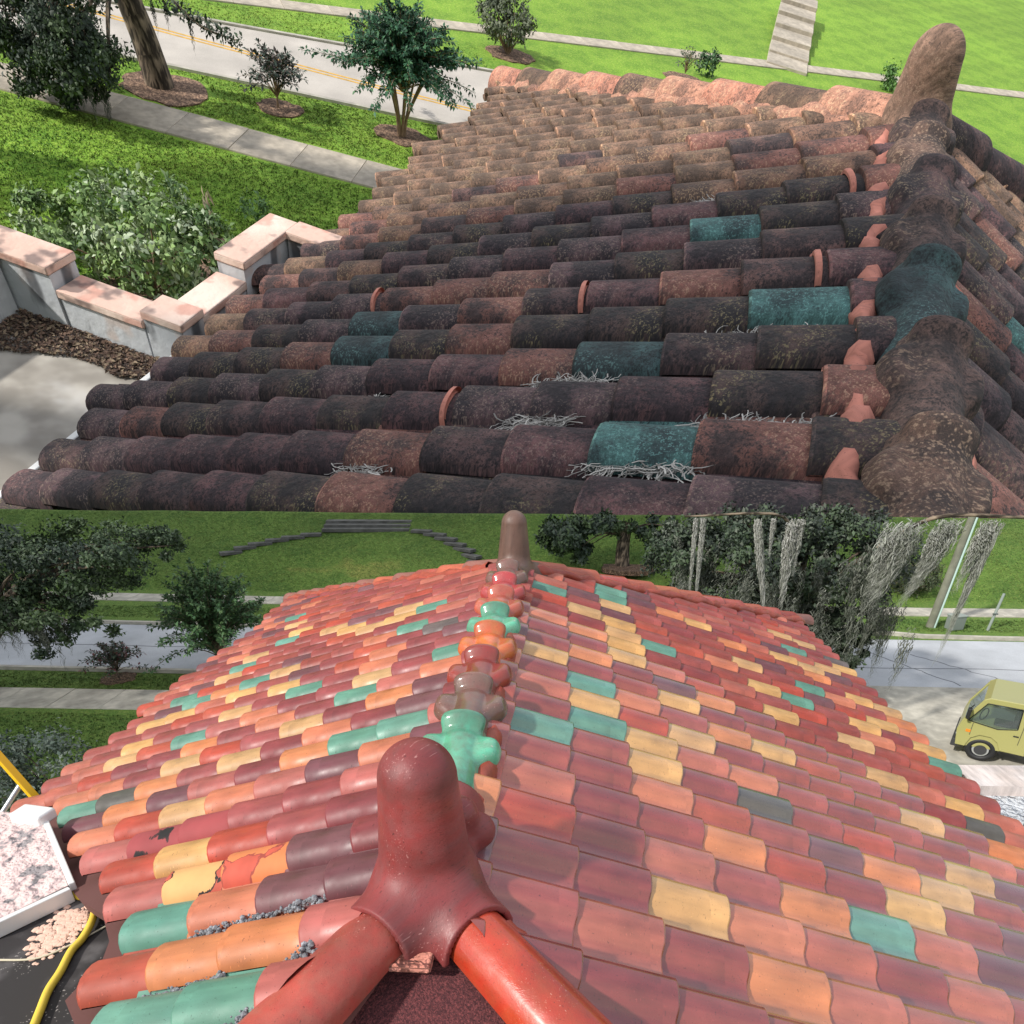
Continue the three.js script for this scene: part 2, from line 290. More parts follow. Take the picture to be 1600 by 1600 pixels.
// half-round tile along z (0..L): radius r(th, t), th from the top
function barrelGeo(L, r, th = 0.013, half = 1.75, nt = 14, na = 22, uv0 = [0, 0]) {
  const P = [], idx = [], uv = [];
  const pt = (a, t, k) => { const q = r(a, t) - k; return [Math.sin(a) * q, Math.cos(a) * q, t * L]; };
  for (const k of [0, th]) for (let j = 0; j <= nt; j++) for (let i = 0; i <= na; i++) { const a = (i / na * 2 - 1) * half; P.push(...pt(a, j / nt, k)); uv.push(a * 0.1 + uv0[0], j / nt * L + uv0[1]); }
  const W = na + 1, S = W * (nt + 1);
  for (let j = 0; j < nt; j++) for (let i = 0; i < na; i++) { const a = j * W + i; idx.push(a, a + W, a + 1, a + 1, a + W, a + W + 1); const b = a + S; idx.push(b, b + 1, b + W, b + 1, b + W + 1, b + W); }
  const g = rawGeo(P, null, uv, null, idx);
  const rim = [], ruv = [];
  for (const t of [0, 1]) for (let i = 0; i < na; i++) { const a = (i / na * 2 - 1) * half, b = ((i + 1) / na * 2 - 1) * half; const q = [pt(a, t, 0), pt(b, t, 0), pt(b, t, th), pt(a, t, th)]; for (const k of [0, 1, 2, 0, 2, 3]) { rim.push(...q[k]); ruv.push(q[k][0], q[k][1]); } }
  for (const s of [-1, 1]) for (let j = 0; j < nt; j++) { const q = [pt(s * half, j / nt, 0), pt(s * half, (j + 1) / nt, 0), pt(s * half, (j + 1) / nt, th), pt(s * half, j / nt, th)]; for (const k of [0, 1, 2, 0, 2, 3]) { rim.push(...q[k]); ruv.push(q[k][2], q[k][1]); } }
  return mergeGeometries([g.toNonIndexed(), rawGeo(rim, null, ruv)]);
}
// lobed ridge tile: a flared collar with two side lobes at its far end (t = 0)
const ridgeR = (r0, la = 0.60, ca = 0.48) => (a, t) => {
  const c = Math.abs(a), lobe = Math.exp(-(((t - 0.29) / 0.145) ** 4)) * Math.exp(-(((c - 1.20) / 0.40) ** 4)), collar = Math.exp(-((t / 0.085) ** 4)) * Math.exp(-((c / 0.80) ** 8));
  return r0 * (0.86 - 0.05 * t + ca * collar + la * lobe + 0.05 * Math.exp(-(((t - 0.15) / 0.12) ** 2)));
};
// cap where hips and ridge meet: a round-topped horn that flares into half-round legs (hollow shell)
function capGeo({ top, r0, r1, legs, legR, lobes = [], res = 132, size = 0.43, th = 0.016, drop = 0.05 }) {
  const mc = new MarchingCubes(res, new THREE.MeshBasicMaterial(), false, false, 400000);
  const smin = (a, b, k) => { const h = Math.max(0, Math.min(1, 0.5 + 0.5 * (b - a) / k)); return mix(b, a, h) - k * h * (1 - h); };
  const cap = (p, a, b, ra, rb) => { const ba = [b[0] - a[0], b[1] - a[1], b[2] - a[2]], pa = [p[0] - a[0], p[1] - a[1], p[2] - a[2]], l = ba[0] ** 2 + ba[1] ** 2 + ba[2] ** 2, h = Math.max(0, Math.min(1, (pa[0] * ba[0] + pa[1] * ba[1] + pa[2] * ba[2]) / l)); return Math.hypot(pa[0] - ba[0] * h, pa[1] - ba[1] * h, pa[2] - ba[2] * h) - mix(ra, rb, h); };
  const solid = (p, k) => {
    let d = cap(p, [0, -0.06, 0], top, r0 - k, r1 - k);
    for (const l of legs) d = smin(d, cap(p, [0, -0.02, 0], [l.d[0] * 0.6, l.d[1] * 0.6 - 0.02, l.d[2] * 0.6], legR - k, legR * 1.10 - k), 0.06);
    for (const b of lobes) d = smin(d, Math.hypot(p[0] - b[0], p[1] - b[1], p[2] - b[2]) - b[3] + k, 0.03);
    return d;
  };
  const c0 = [0, 0.13, 0], half = mc.halfsize;
  for (let k = 0; k < res; k++) for (let j = 0; j < res; j++) for (let i = 0; i < res; i++) {
    const p = [(i - half) / half * size + c0[0], (j - half) / half * size + c0[1], (k - half) / half * size + c0[2]];
    let o = solid(p, 0), d = 1;
    if (o < 0.05) {
      d = Math.max(o, -solid(p, th));
      for (const l of legs) { const q = Math.hypot(l.d[0], l.d[2]); d = Math.max(d, (p[0] * l.d[0] + p[2] * l.d[2]) / q - l.len); }
      d = Math.max(d, -(p[1] + 0.22 * Math.hypot(p[0], p[2]) + drop));
    } else d = o;
    mc.field[k * mc.size2 + j * mc.size + i] = -d;
  }
  mc.isolation = 0; mc.update();
  const n = mc.count ?? mc.geometry.drawRange.count, pa = mc.positionArray, na = mc.normalArray, P = [], N = [], U = [];
  for (let i = 0; i < n; i++) {
    P.push(pa[3 * i] * size + c0[0], pa[3 * i + 1] * size + c0[1], pa[3 * i + 2] * size + c0[2]);
    const l = Math.hypot(na[3 * i], na[3 * i + 1], na[3 * i + 2]) || 1; N.push(na[3 * i] / l, na[3 * i + 1] / l, na[3 * i + 2] / l);
    U.push(P[3 * i] + P[3 * i + 2] * 0.6, P[3 * i + 1]);
  }
  return rawGeo(P, N, U);
}
const spots = (text) => text.split(' ').map((w) => { const [s, z] = w.slice(1).split(',').map(Number); return { c: w[0], s, z: -z }; });

// lays the tiles of one slope; every tile: { m: Matrix4, geo, mat, colour, d: distance from the house's own viewpoint }
function layTiles(o) {
  const { side, P, E, inside, phase, pick, geos, eye, zFrom, zTo, clip, rng, jitter = 1, fan = 0, shrink = 0 } = o, out = [];
  const Pz = (s) => P - fan * Math.max(0, s), Es = (s) => E - shrink * Math.max(0, s);    // old courses fan out towards the ridge
  for (let k = 0; zFrom - k * Pz(3) > zTo; k++) {
    const ph = phase(zFrom - k * P, k), dz = (rng() - 0.5) * 0.006;
    for (let s = ph + E; s < 3.6; s += Es(s)) {
      const e = Es(s), p = Pz(s - e / 2), zz = zFrom - k * p + dz;
      const ss = s + (rng() - 0.5) * 0.016 * jitter, sc = ss - e / 2, zc = zz + side * p * 0.35;
      const st = inside(sc, zc, e, p); const r1 = rng(), r2 = rng(), r3 = rng(), r4 = rng();
      if (!st) continue;
      const m = slopeMatrix(side, ss, zz + k * fan * (ss - sc), 0.012 + r1 * 0.004 * jitter, (r2 - 0.5) * 0.022 * jitter - side * Math.atan(k * fan), (r3 - 0.5) * 0.02 * jitter);
      if (fan || shrink) m.multiply(new THREE.Matrix4().makeScale(p / P, e / E, 1));
      const q = pick(sc, zc, rng, r4); let geo = geos[Math.floor(r4 * geos.length)];
      if (st === 2) {
        const inv = m.clone().invert(), planes = clip(sc, zc).map((pl) => { const w = pl.clone().normalize().applyMatrix4(inv); return [w.normal, w.constant]; });
        geo = clipGeo(geo, planes); if (!geo.attributes.position.count) continue;
      }
      out.push({ m, geo, ...q, sc, zc, d: V().setFromMatrixPosition(m).distanceTo(eye), cut: st === 2 });
    }
  }
  return out;
}
function meshAt(name, geo, mat, parent, m) { const o = part(name, geo, mat, parent); m.decompose(o.position, o.quaternion, o.scale); return o; }

// ================================================================ THE REPAINTED HOUSE
const ROOFS = [];
{
  const F = LOW, W = [2.5, 2.9], zB = -4.72, zC = -7.12, zN = -1.30, zN2 = [-1.34, -1.26], kN = [1.6, 0.95], eye = camera.position.clone();
  const house = thing('house', 'house with repainted glossy tile roof in red, teal and cream, its finial nearest', 'house', F);
  // roof boards and walls
  const sL = W[0] / CO, sR = W[1] / CO;
  const edgeL = [[sL, zC], [sL, -2.75], [2.38, -2.65], [1.94, -2.22], [1.63, -1.92], [1.41, -1.73], [1.22, -1.60], [1.07, -1.43], [1.03, -1.34], [1.05, -1.2], [0.94, -1.1], [0.8, -0.9], [0.7, -0.55], [0.3, -0.55]];
  const polyL = [[0, zN], [0, zB], ...edgeL], polyR = [[0, zB], [0, zN], [0.75, -0.55], [sR, -0.55], [sR, zC]];
  const boards = [];
  for (const [side, poly] of [[-1, polyL], [1, polyR]]) {
    const g = new THREE.ExtrudeGeometry(new THREE.Shape(poly.map(([s, z]) => new THREE.Vector2(side * z, s))), { depth: 0.05, bevelEnabled: false });
    g.translate(0, 0, -0.06);
    const m = new THREE.Matrix4().makeBasis(V(0, 0, side), V(side * CO, -SI, 0), V(side * SI, CO, 0)); m.setPosition(0, RIDGE, 0); g.applyMatrix4(m); boards.push(metreUV(g));
  }
  // back hip face
  const bp = [V(0, RIDGE - 0.02, zB), V(W[1], RIDGE - W[1] * PITCH, zC), V(-W[0], RIDGE - W[0] * PITCH, zC)];
  boards.push(metreUV(rawGeo(bp.flatMap((p) => p.toArray()), null, null)));
  const roof = part('roof', mergeGeometries(boards), std({ color: srgb(96, 60, 56), roughness: 0.95 }), house);
  const wl = slab([[-2.2, -6.7], [2.6, -6.7], [2.6, -3.4], [1.6, -1.2], [-1.0, -1.2], [-2.2, -2.9]], 0, 5.35);
  part('wall', wl, std({ color: srgb(226, 200, 188), roughness: 0.9 }), house);
  // front face between the near hips: granulated shingle
  const shingle = std({ map: texture(256, 0.22, (x, y) => { const h = hash(Math.floor(x * 256), Math.floor(y * 256), 5), n = fbm(x, y, 60, 9, 2); const t = 0.5 * h + 0.5 * n; return mix3([58, 28, 32], [128, 66, 66], sstep(0.3, 0.8, t)); }), roughness: 0.95, bumpMap: noiseBump(256, 64, 15, 0.22), bumpScale: 0.003 });
  {
    const A = V(-0.02, 6.41, -1.27), dn = V(0, -0.42, 1).normalize(), rows = [];
    for (let r = 0; r < 6; r++) {
      const a0 = r * 0.16, a1 = a0 + 0.17, x0 = a0 * 1.5, x1 = a1 * 1.5, P = [], lift = 0.004 * 1;
      const c = (x, d, up) => { const p = A.clone().addScaledVector(dn, d); return [p.x + x, p.y + up, p.z]; };
      const hi = 0.0, lo = 0.012, q = [c(-x0, a0, hi), c(x0, a0, hi), c(x1, a1, lo), c(-x1, a1, lo)], b = [c(-x1, a1, lo - 0.012), c(x1, a1, lo - 0.012)];
      for (const t of [[q[0], q[3], q[2]], [q[0], q[2], q[1]], [q[3], b[0], b[1]], [q[3], b[1], q[2]]]) t.forEach((v) => P.push(...v));
      part('roof_shingle', metreUV(rawGeo(P, null, null)), shingle, roof);
    }
  }
  // tiles
  const LS = spots('T1.73,3.05 C1.99,3.26 O1.54,2.89 O1.41,2.74 C2.00,2.95 C1.42,2.58 C1.06,2.45 O0.68,2.31 C2.14,2.73 O1.86,2.64 O1.58,2.54 O2.27,2.70 O2.15,2.56 T1.89,2.47 K1.60,2.38 O1.44,2.22 C1.08,2.08 O0.88,2.11 S2.03,2.43 O1.60,2.00 R1.13,1.71 R0.69,1.75 C0.92,1.73 Y0.47,1.60 X0.72,1.60 S0.94,1.56 R1.33,1.73 B1.20,1.84 B0.98,1.84 R0.95,1.43 T0.74,1.25 O0.49,1.24 T0.50,1.08 K1.05,1.27 S0.98,1.16 R0.75,1.11 P0.35,1.46 T2.06,5.58 C1.85,5.30 T1.46,4.73 C1.33,4.49 C1.76,4.92 R1.54,4.69 T1.77,4.60 T1.94,4.39 C2.00,4.41 R1.80,4.12 T1.65,3.84 C1.32,3.77 C2.03,4.07 O1.82,3.78 T2.10,3.97 C1.51,3.55 T1.68,3.51 T1.01,3.18 C1.23,3.31 T2.10,3.70 C1.97,3.58 R1.66,3.33 O1.19,2.94 C2.21,3.60 C1.52,3.20 C0.84,2.68 C1.98,3.23 R1.83,3.10 O1.55,2.87 C1.08,2.51 O0.65,2.29 O1.06,2.80 T0.37,4.16 C0.58,4.24 C0.79,4.18 C1.01,4.33 T0.60,3.72 K0.40,3.60 T0.22,3.05 O0.21,2.82 O0.64,3.17 C0.63,2.94 T0.64,2.74 O0.44,2.62 T0.44,2.36 T0.23,2.20 C0.81,2.71 T0.97,3.20 O0.30,2.06 P0.22,2.62 O0.64,2.38');
  const RS = spots('T0.32,4.43 T0.63,4.80 T0.86,4.92 C0.56,4.17 C0.81,4.54 C0.78,4.08 T1.01,4.04 C0.30,3.25 O0.56,3.73 O0.54,3.43 C0.79,3.67 T0.54,3.02 C0.53,2.78 O0.77,3.01 C0.96,3.18 T0.27,2.33 T0.53,2.52 C0.76,2.54 O0.31,3.86 C1.50,5.08 O1.28,4.98 T2.33,5.51 C2.42,5.84 C2.52,5.84 C1.69,4.46 C2.11,4.93 C2.54,5.29 C2.51,5.07 K2.86,5.53 C2.90,5.34 T2.10,4.37 T2.29,4.49 C1.67,3.90 T1.91,3.88 C0.99,3.16 O1.22,3.33 C1.69,3.48 C2.31,3.96 C2.55,4.10 C2.11,3.64 O2.87,4.35 C2.89,4.00 T2.88,3.82 O2.51,3.70 C1.45,2.90 C2.09,3.17 O2.51,4.31 C2.79,4.66 C2.65,4.58 O2.96,4.27 R2.71,3.67 C0.76,2.28 O0.76,2.48 C1.00,2.67 C1.44,2.86 K1.20,2.25 T1.44,2.23 O1.23,2.55 O0.75,2.08 C2.12,2.80 C2.54,3.17 C2.11,2.37 C1.90,2.20 C1.66,1.98 T1.43,1.78 C0.74,1.62 R1.70,2.27 O0.97,1.83 R1.20,1.83 O2.55,2.78 K2.71,2.94 O0.98,1.42 S1.20,1.42 S1.71,1.63 P1.53,1.68 P1.44,2.05');
  const spec = { [-1]: { P: 0.185, E: 0.212 }, 1: { P: 0.205, E: 0.237 } };
  const rng = rngOf(4021);
  const picker = (list, P, E, GL) => (s, z, r, r4) => {
    let best = null, bd = 1;
    for (const q of list) { const w = z > -1.6 ? 0.66 : 0.5, d = Math.max(Math.abs(q.s - s) / (E * w), Math.abs(q.z - z) / (P * w)); if (d < bd) { bd = d; best = q; } }
    const x = r(); const c = best ? best.c : x < 0.66 ? 'M' : x < 0.73 ? 'R' : x < 0.86 ? 'S' : x < 0.95 ? 'P' : x < 0.975 ? 'O' : 'M';
    const v = Math.floor(r() * GL[c].length);
    return { mat: GL[c][v], colour: srgb(...PAINT[c][v]) };
  };
  const xAtZ = (z) => { for (let i = 0; i < edgeL.length - 1; i++) { const [s0, z0] = edgeL[i], [s1, z1] = edgeL[i + 1]; if (z >= z0 && z <= z1) return mix(s0, s1, (z - z0) / (z1 - z0 || 1)); } return z < zC ? 0 : 1.1; };
  const all = [];
  for (const side of [-1, 1]) {
    const { P, E } = spec[side], w = side < 0 ? W[0] : W[1], sMax = w / CO, k = (zB - zC) / w;
    const geos = [0, 1, 2, 3, 4, 5, 6].map((i) => tileGeo({ P, E, outline: side < 0 ? null : [[0, 0], [0.02, 0.017], [0.05, 0.030], [0.10, 0.038], [0.17, 0.040], [0.28, 0.038], [0.38, 0.033], [0.47, 0.025], [0.52, 0.015], [0.56, 0.005], [0.61, -0.003], [0.72, -0.008], [0.88, -0.008], [1.05, 0]], H: side < 0 ? 0.056 : 0.040, bw: side < 0 ? 0.80 : 0.72, th: 0.013, uv0: [i * 0.37, i * 0.61] }));
    const far = new THREE.Plane().setFromNormalAndCoplanarPoint(V(side * -k, 0, 1).multiplyScalar(1).normalize(), V(0, RIDGE, zB));
    // far hip: z >= zB - k|x|; near hip: z <= zN + 0.63|x|
    const farP = new THREE.Plane(V(side * k, 0, 1), -zB), n0 = side < 0 ? zN2[0] : zN2[1], kn = side < 0 ? kN[0] : kN[1], nearP = new THREE.Plane(V(side * kn, 0, -1), n0), ridgeP = new THREE.Plane(V(side, 0, 0), -0.055);
    const inside = (s, z, e, p) => {
      if (z > -0.45) return 0;
      const lim = side < 0 ? Math.min(sMax, xAtZ(z)) : sMax; if (s > lim - e * (side < 0 && z > -2.75 ? 0.42 : 0.28)) return 0;
      let edge = s < e ? 1 : 0;
      for (const ds of [-0.5, 0.5]) for (const dz of [-0.8, 0.8]) { const x = Math.max(0, s + ds * (e + 0.1)) * CO, q = z + dz * p; if (q < zB - k * x || q > n0 + kn * x) edge = 1; }
      if (edge) { let any = 0; for (const ds of [-0.5, 0, 0.5]) for (const dz of [-0.6, 0, 0.6]) { const x = (s + ds * e) * CO, q = z + dz * p; if (x > 0 && q > zB - k * x && q < n0 + kn * x) any = 1; } return any ? 2 : 0; }
      return 1;
    };
    all.push(...layTiles({ side, P, E, inside, eye, rng, geos, zFrom: -0.36, zTo: zC - 0.1, clip: () => [farP, nearP, ridgeP],
      phase: (z, i) => side > 0 ? -0.09 + (rng() - 0.5) * 0.03 : -0.42 + ((-0.1 * (-z - 1.44)) % E) + (rng() - 0.5) * 0.05,
      pick: picker(side < 0 ? LS : RS, P, E, side < 0 ? GL : GLR) }));
  }
  all.sort((a, b) => a.d - b.d);
  const shown = all.filter((t) => t.d < 12), parts = shown.slice(0, 300), rest = shown.slice(300);
  for (const t of parts) meshAt('roof_tile', t.geo, t.mat, roof, t.m);
  const merged = rest.map((t) => { const g = t.geo.clone(); g.applyMatrix4(t.m); const c = new Float32Array(g.attributes.position.count * 3); for (let i = 0; i < c.length; i += 3) { c[i] = t.colour.r; c[i + 1] = t.colour.g; c[i + 2] = t.colour.b; } g.setAttribute('color', new THREE.BufferAttribute(c, 3)); return g; });
  const far = part('roof_tile', mergeGeometries(merged), glaze(255, 255, 255, { vertexColors: true }), roof, 'small far roof tiles in red, orange, cream and teal'); far.userData.kind = 'stuff';
  // ridge
  const ridgeCols = ['T', 'B', 'R2', 'O2', 'T', 'S2', 'R3', 'B'], rc = { T: dusty([88, 156, 126], 741), B: dusty([112, 76, 66], 751), R2: dusty([142, 46, 36], 761), O2: dusty([206, 100, 46], 771), S2: dusty([188, 88, 66], 781), R3: dusty([168, 54, 54], 791) };
  for (const k in rc) { rc[k].clearcoat = 0.9; rc[k].clearcoatRoughness = 0.12; }
  const rg = barrelGeo(0.42, ridgeR(0.096), 0.013, 1.72, 44, 60);
  ridgeCols.forEach((c, k) => { const o = part('ridge_tile', rg, rc[c], roof); o.position.set(0, RIDGE + 0.014 + 0.004 * (k % 2), -2.03 - 0.335 * k); o.rotation.x = 0.045; o.rotation.z = ((k * 7) % 5 - 2) * 0.02; });
  // caps
  const hip = (x) => (x < 0 ? V(-0.50, -0.20, 0.86) : V(0.70, -0.26, 0.68)).normalize().toArray();
  const front = part('finial', capGeo({ top: [-0.005, 0.298, 0.0], r0: 0.122, r1: 0.090, legR: 0.102, legs: [{ d: hip(-1), len: 0.195 }, { d: hip(1), len: 0.20 }, { d: [0, 0, -1], len: 0.36 }], res: 156, drop: 0.022, lobes: [[0.10, 0.02, -0.20, 0.052], [-0.10, 0.02, -0.20, 0.052], [0.06, 0.09, -0.17, 0.05]] }), dusty([138, 62, 62], 711, { clearcoat: 0.06, clearcoatRoughness: 0.5 }), roof, 'maroon three way cap with rounded horn');
  front.position.set(0.0, RIDGE + 0.0, -1.30);
  const bl = Math.hypot(0.72, 0.69, 0.26), bh = (x) => [x * 0.72 / bl, -0.26 / bl, -0.69 / bl];
  const backGeo = capGeo({ top: [0, 0.30, 0.0], r0: 0.125, r1: 0.085, legR: 0.09, legs: [{ d: bh(-1), len: 0.24 }, { d: bh(1), len: 0.24 }, { d: [0, 0, 1], len: 0.22 }] });
  const back = part('finial', backGeo, glaze(112, 84, 74), roof, 'brown weathered far cap with tall rounded horn'); back.position.set(0.02, RIDGE + 0.01, zB + 0.05);
  ROOFS.backGeo = backGeo;
  // hips
  const hipGeo = barrelGeo(0.46, (a, t) => 0.078 + 0.010 * t, 0.013, 1.6, 6, 24);
  const hg = [dusty([172, 78, 66], 721, { clearcoat: 0.15, clearcoatRoughness: 0.4 }), dusty([190, 62, 34], 731, { clearcoat: 0.8, clearcoatRoughness: 0.15 }), glaze(196, 100, 76), glaze(170, 64, 54), glaze(206, 116, 80), glaze(152, 96, 88)];
  const alongHip = (A, B, n, cols, geo, r = 0) => {
    const d = B.clone().sub(A), L = d.length(); d.normalize();
    const right = V(0, 1, 0).cross(d).normalize(), up = d.clone().cross(right);
    for (let k = 0; k < n; k++) {
      const m = new THREE.Matrix4().makeBasis(right, up, d); m.setPosition(A.clone().addScaledVector(d, k * L / n).addScaledVector(up, 0.004 * (k % 2)));
      m.multiply(new THREE.Matrix4().makeRotationX(-0.035));
      meshAt('hip_tile', geo, cols(k), roof, m);
    }
  };
  ROOFS.alongHip = alongHip;
  const j = V(0, RIDGE - 0.01, -1.30);
  alongHip(j.clone().add(V(...hip(-1)).multiplyScalar(0.16)), j.clone().add(V(...hip(-1)).multiplyScalar(1.3)), 3, () => hg[0], hipGeo);
  alongHip(j.clone().add(V(...hip(1)).multiplyScalar(0.16)), j.clone().add(V(...hip(1)).multiplyScalar(1.3)), 3, () => hg[1], hipGeo);
  const jb = V(0, RIDGE + 0.0, zB), cL = V(-W[0], RIDGE - W[0] * PITCH, zC), cR = V(W[1], RIDGE - W[1] * PITCH, zC);
  alongHip(jb, cL, 11, (k) => hg[[5, 2, 0, 5, 2, 5, 5, 0, 5, 5, 5][k]], hipGeo);
  alongHip(jb, cR, 12, (k) => hg[[2, 2, 1, 2, 4, 2, 1, 0, 2, 0, 3, 5][k]], hipGeo);
  // pink and grey mortar beside ridge and hips
  const lump = (A, B, r, seed, n = 26) => { const rr = rngOf(seed), pts = [], rad = []; for (let i = 0; i <= n; i++) { const p = A.clone().lerp(B, i / n); pts.push(p.add(V((rr() - 0.5) * r * 0.6, (rr() - 0.5) * r * 0.5, (rr() - 0.5) * r * 0.6))); rad.push(r * (0.6 + 0.8 * rr())); } return tube(pts, rad, 7); };
  const mPaint = glaze(176, 78, 62, { clearcoat: 0.1, roughness: 0.9 });
  for (const s of [-1, 1]) part('mortar', lump(V(s * 0.085, RIDGE + 0.0, -1.6), V(s * 0.085, RIDGE + 0.0, zB), 0.03, 50 + s), mPaint, roof);
  part('mortar', lump(jb.clone().add(V(-0.15, 0.0, -0.02)), cL.clone().add(V(0, 0.05, 0.12)), 0.04, 61, 50), mPaint, roof);
  part('mortar', lump(jb.clone().add(V(0.15, 0.0, -0.02)), cR.clone().add(V(0, 0.05, 0.12)), 0.04, 62, 50), mPaint, roof);
  const gravel = (A, B, w, n, seed) => { const rr = rngOf(seed), gs = []; for (let i = 0; i < n; i++) { const g = new THREE.IcosahedronGeometry(0.002 + 0.009 * rr() * rr(), 0), p = A.clone().lerp(B, rr()); g.rotateX(rr() * 6); g.translate(p.x + (rr() - 0.5) * w, p.y + (rr() - 0.4) * w * 0.5, p.z + (rr() - 0.5) * w); gs.push(metreUV(g)); } const m = part('mortar', mergeGeometries(gs), mortarGrey, roof, 'crumbly grey mortar'); m.userData.kind = 'stuff'; };
  gravel(V(-0.18, RIDGE - 0.02, -1.23), V(-0.36, RIDGE - 0.08, -0.84), 0.035, 420, 63);
  gravel(V(-0.26, RIDGE - 0.055, -1.285), V(-0.62, RIDGE - 0.185, -1.265), 0.026, 300, 64);
  gravel(V(-0.45, RIDGE - 0.13, -1.09), V(-0.66, RIDGE - 0.21, -1.075), 0.022, 160, 66);
  part('mortar', lump(V(0.20, RIDGE - 0.04, -1.20), V(0.62, RIDGE - 0.2, -0.78), 0.018, 65, 26), mPaint, roof);
  part('mortar', mergeGeometries([box(0.10, 0.02, 0.08, -0.005, RIDGE - 0.055, -1.10, 0.008)]), mortarPink, roof);
}

// ================================================================ THE OLD HOUSE
{
  const F = UP, W = 2.73, zB = -4.5, zC = -7.08, eye = V(-0.578, 7.32, 0);
  const house = thing('house', 'house with old black and rust coloured mouldy tile roof above pink parapets', 'house', F);
  const sW = W / CO, boards = [];
  for (const side of [-1, 1]) {
    const poly = side < 0 ? [[0, -1.3], [0, zB], [sW, zC], [sW, -1.3]] : [[0, zB], [0, -1.3], [sW, -1.3], [sW, zC]];
    const g = new THREE.ExtrudeGeometry(new THREE.Shape(poly.map(([s, z]) => new THREE.Vector2(side * z, s))), { depth: 0.05, bevelEnabled: false }); g.translate(0, 0, -0.06);
    const m = new THREE.Matrix4().makeBasis(V(0, 0, side), V(side * CO, -SI, 0), V(side * SI, CO, 0)); m.setPosition(0, RIDGE, 0); g.applyMatrix4(m); boards.push(metreUV(g));
  }
  boards.push(metreUV(rawGeo([0, RIDGE - 0.02, zB, W, RIDGE - W * PITCH, zC, -W, RIDGE - W * PITCH, zC], null, null)));
  const roof = part('roof', mergeGeometries(boards), OLD.dark[2], house);
  part('wall', slab([[-2.5, -6.8], [2.5, -6.8], [2.5, -1.4], [-2.5, -1.4]], 2.5, 5.42), stuccoWhite, house);
  const P = 0.285, E = 0.285, rng = rngOf(777), all = [];
  const geos = (side) => [0, 1, 2, 3, 4, 5, 6, 7].map((i) => { const rr = rngOf(1200 + i); return tileGeo({ P, E, H: 0.052, bw: 0.80, th: 0.015, lip: 1.7, flat: 0.42, uv0: [i * 0.31, i * 0.47], worn: (k) => { const w = (i % 3 === 0 ? 0.7 : 1.2) + 1.3 * rr() * (i % 2); return [w, w * 0.94, w * 0.88]; } }); });
  const teal = [[0.62, -1.78], [0.85, -2.24], [0.28, -2.58], [0.72, -3.3], [1.85, -2.5]];
  const pick = (left) => (s, z, r, r4) => {
    const x = r(), v = r(); let k = 'dark';
    const far = sstep(-2.9, -5.2, z - 0.30 * (s - 0.6)) + (vnoise(s * 2.6 + 9, z * 2.6 + 40, 999, 4) - 0.5) * 0.75 + (x - 0.5) * 0.3;  // colour shifts with distance to paint the sunlit far patch, broken by noise
    if (far > 0.55) k = x < 0.86 ? 'sunWarm' : 'rust'; else if (far > 0.28) k = x < 0.55 ? 'rust' : x < 0.75 ? 'sunWarm' : 'dark'; else if (v < 0.16) k = 'rust';
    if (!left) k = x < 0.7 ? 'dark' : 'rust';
    for (const [a, b] of left ? teal : [[0.5, -3.2]]) if (Math.abs(a - s) < E * 0.46 && Math.abs(b - z) < P * 0.46) k = 'teal';
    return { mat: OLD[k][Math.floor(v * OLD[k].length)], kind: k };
  };
  const k = (zB - zC) / W;
  for (const side of [-1, 1]) {
    const farP = new THREE.Plane(V(side * k, 0, 1), -zB), ridgeP = new THREE.Plane(V(side, 0, 0), -0.01);
    const inside = (s, z, e, p) => {
      if (s > sW - e * 0.5) return 0;
      let edge = s < e ? 1 : 0;
      for (const ds of [-0.5, 0.5]) for (const dz of [-0.8, 0.8]) { const x = Math.max(0, s + ds * (e + 0.1)) * CO, q = z + dz * p; if (q < zB - k * x) edge = 1; }
      if (edge) { let any = 0; for (const ds of [-0.5, 0, 0.5]) for (const dz of [-0.6, 0, 0.6]) { const x = (s + ds * e) * CO, q = z + dz * p; if (x > 0 && q > zB - k * x) any = 1; } return any ? 2 : 0; }
      return 1;
    };
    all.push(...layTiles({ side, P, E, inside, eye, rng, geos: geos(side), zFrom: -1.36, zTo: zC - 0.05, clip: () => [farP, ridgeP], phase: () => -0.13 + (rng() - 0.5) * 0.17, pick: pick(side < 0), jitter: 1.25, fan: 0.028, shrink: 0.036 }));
  }
  all.sort((a, b) => a.d - b.d);
  const endGeo = tileGeo({ P, E, H: 0.052, bw: 0.80, th: 0.015, flat: 0.42, uv0: [0, 0], len: 0.022, raise: 0.0015 });
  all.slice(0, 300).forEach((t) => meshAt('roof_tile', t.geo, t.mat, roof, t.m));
  if (all.length > 300) { const gs = all.slice(300).map((t) => t.geo.clone().applyMatrix4(t.m)); const f = part('roof_tile', mergeGeometries(gs), OLD.sunWarm[0], roof, 'far old roof tiles'); f.userData.kind = 'stuff'; }
  let nm = 0;
  for (const t of all) if (!t.cut && t.m.elements[12] < 0 && t.zc > -3.8 && t.d > 2.3 && rng() < 0.10 && nm++ < 5) { const m = t.m.clone().multiply(new THREE.Matrix4().makeTranslation(0, -E + 0.028 + rng() * 0.01, 0.002)); meshAt('mortar', endGeo, mortarPink, roof, m); }
  // ridge with lobed tiles
  const rg = barrelGeo(0.56, ridgeR(0.118, 0.36, 0.26), 0.016, 1.75, 34, 52), mats = [OLD.ridge[1], OLD.ridge[0], OLD.ridge[1], OLD.teal[1], OLD.ridge[1], OLD.dark[0], OLD.ridge[0], OLD.ridge[1]];
  const zr = [-1.30, -1.72, -2.22, -2.70, -3.14, -3.60, -4.02, -4.36];
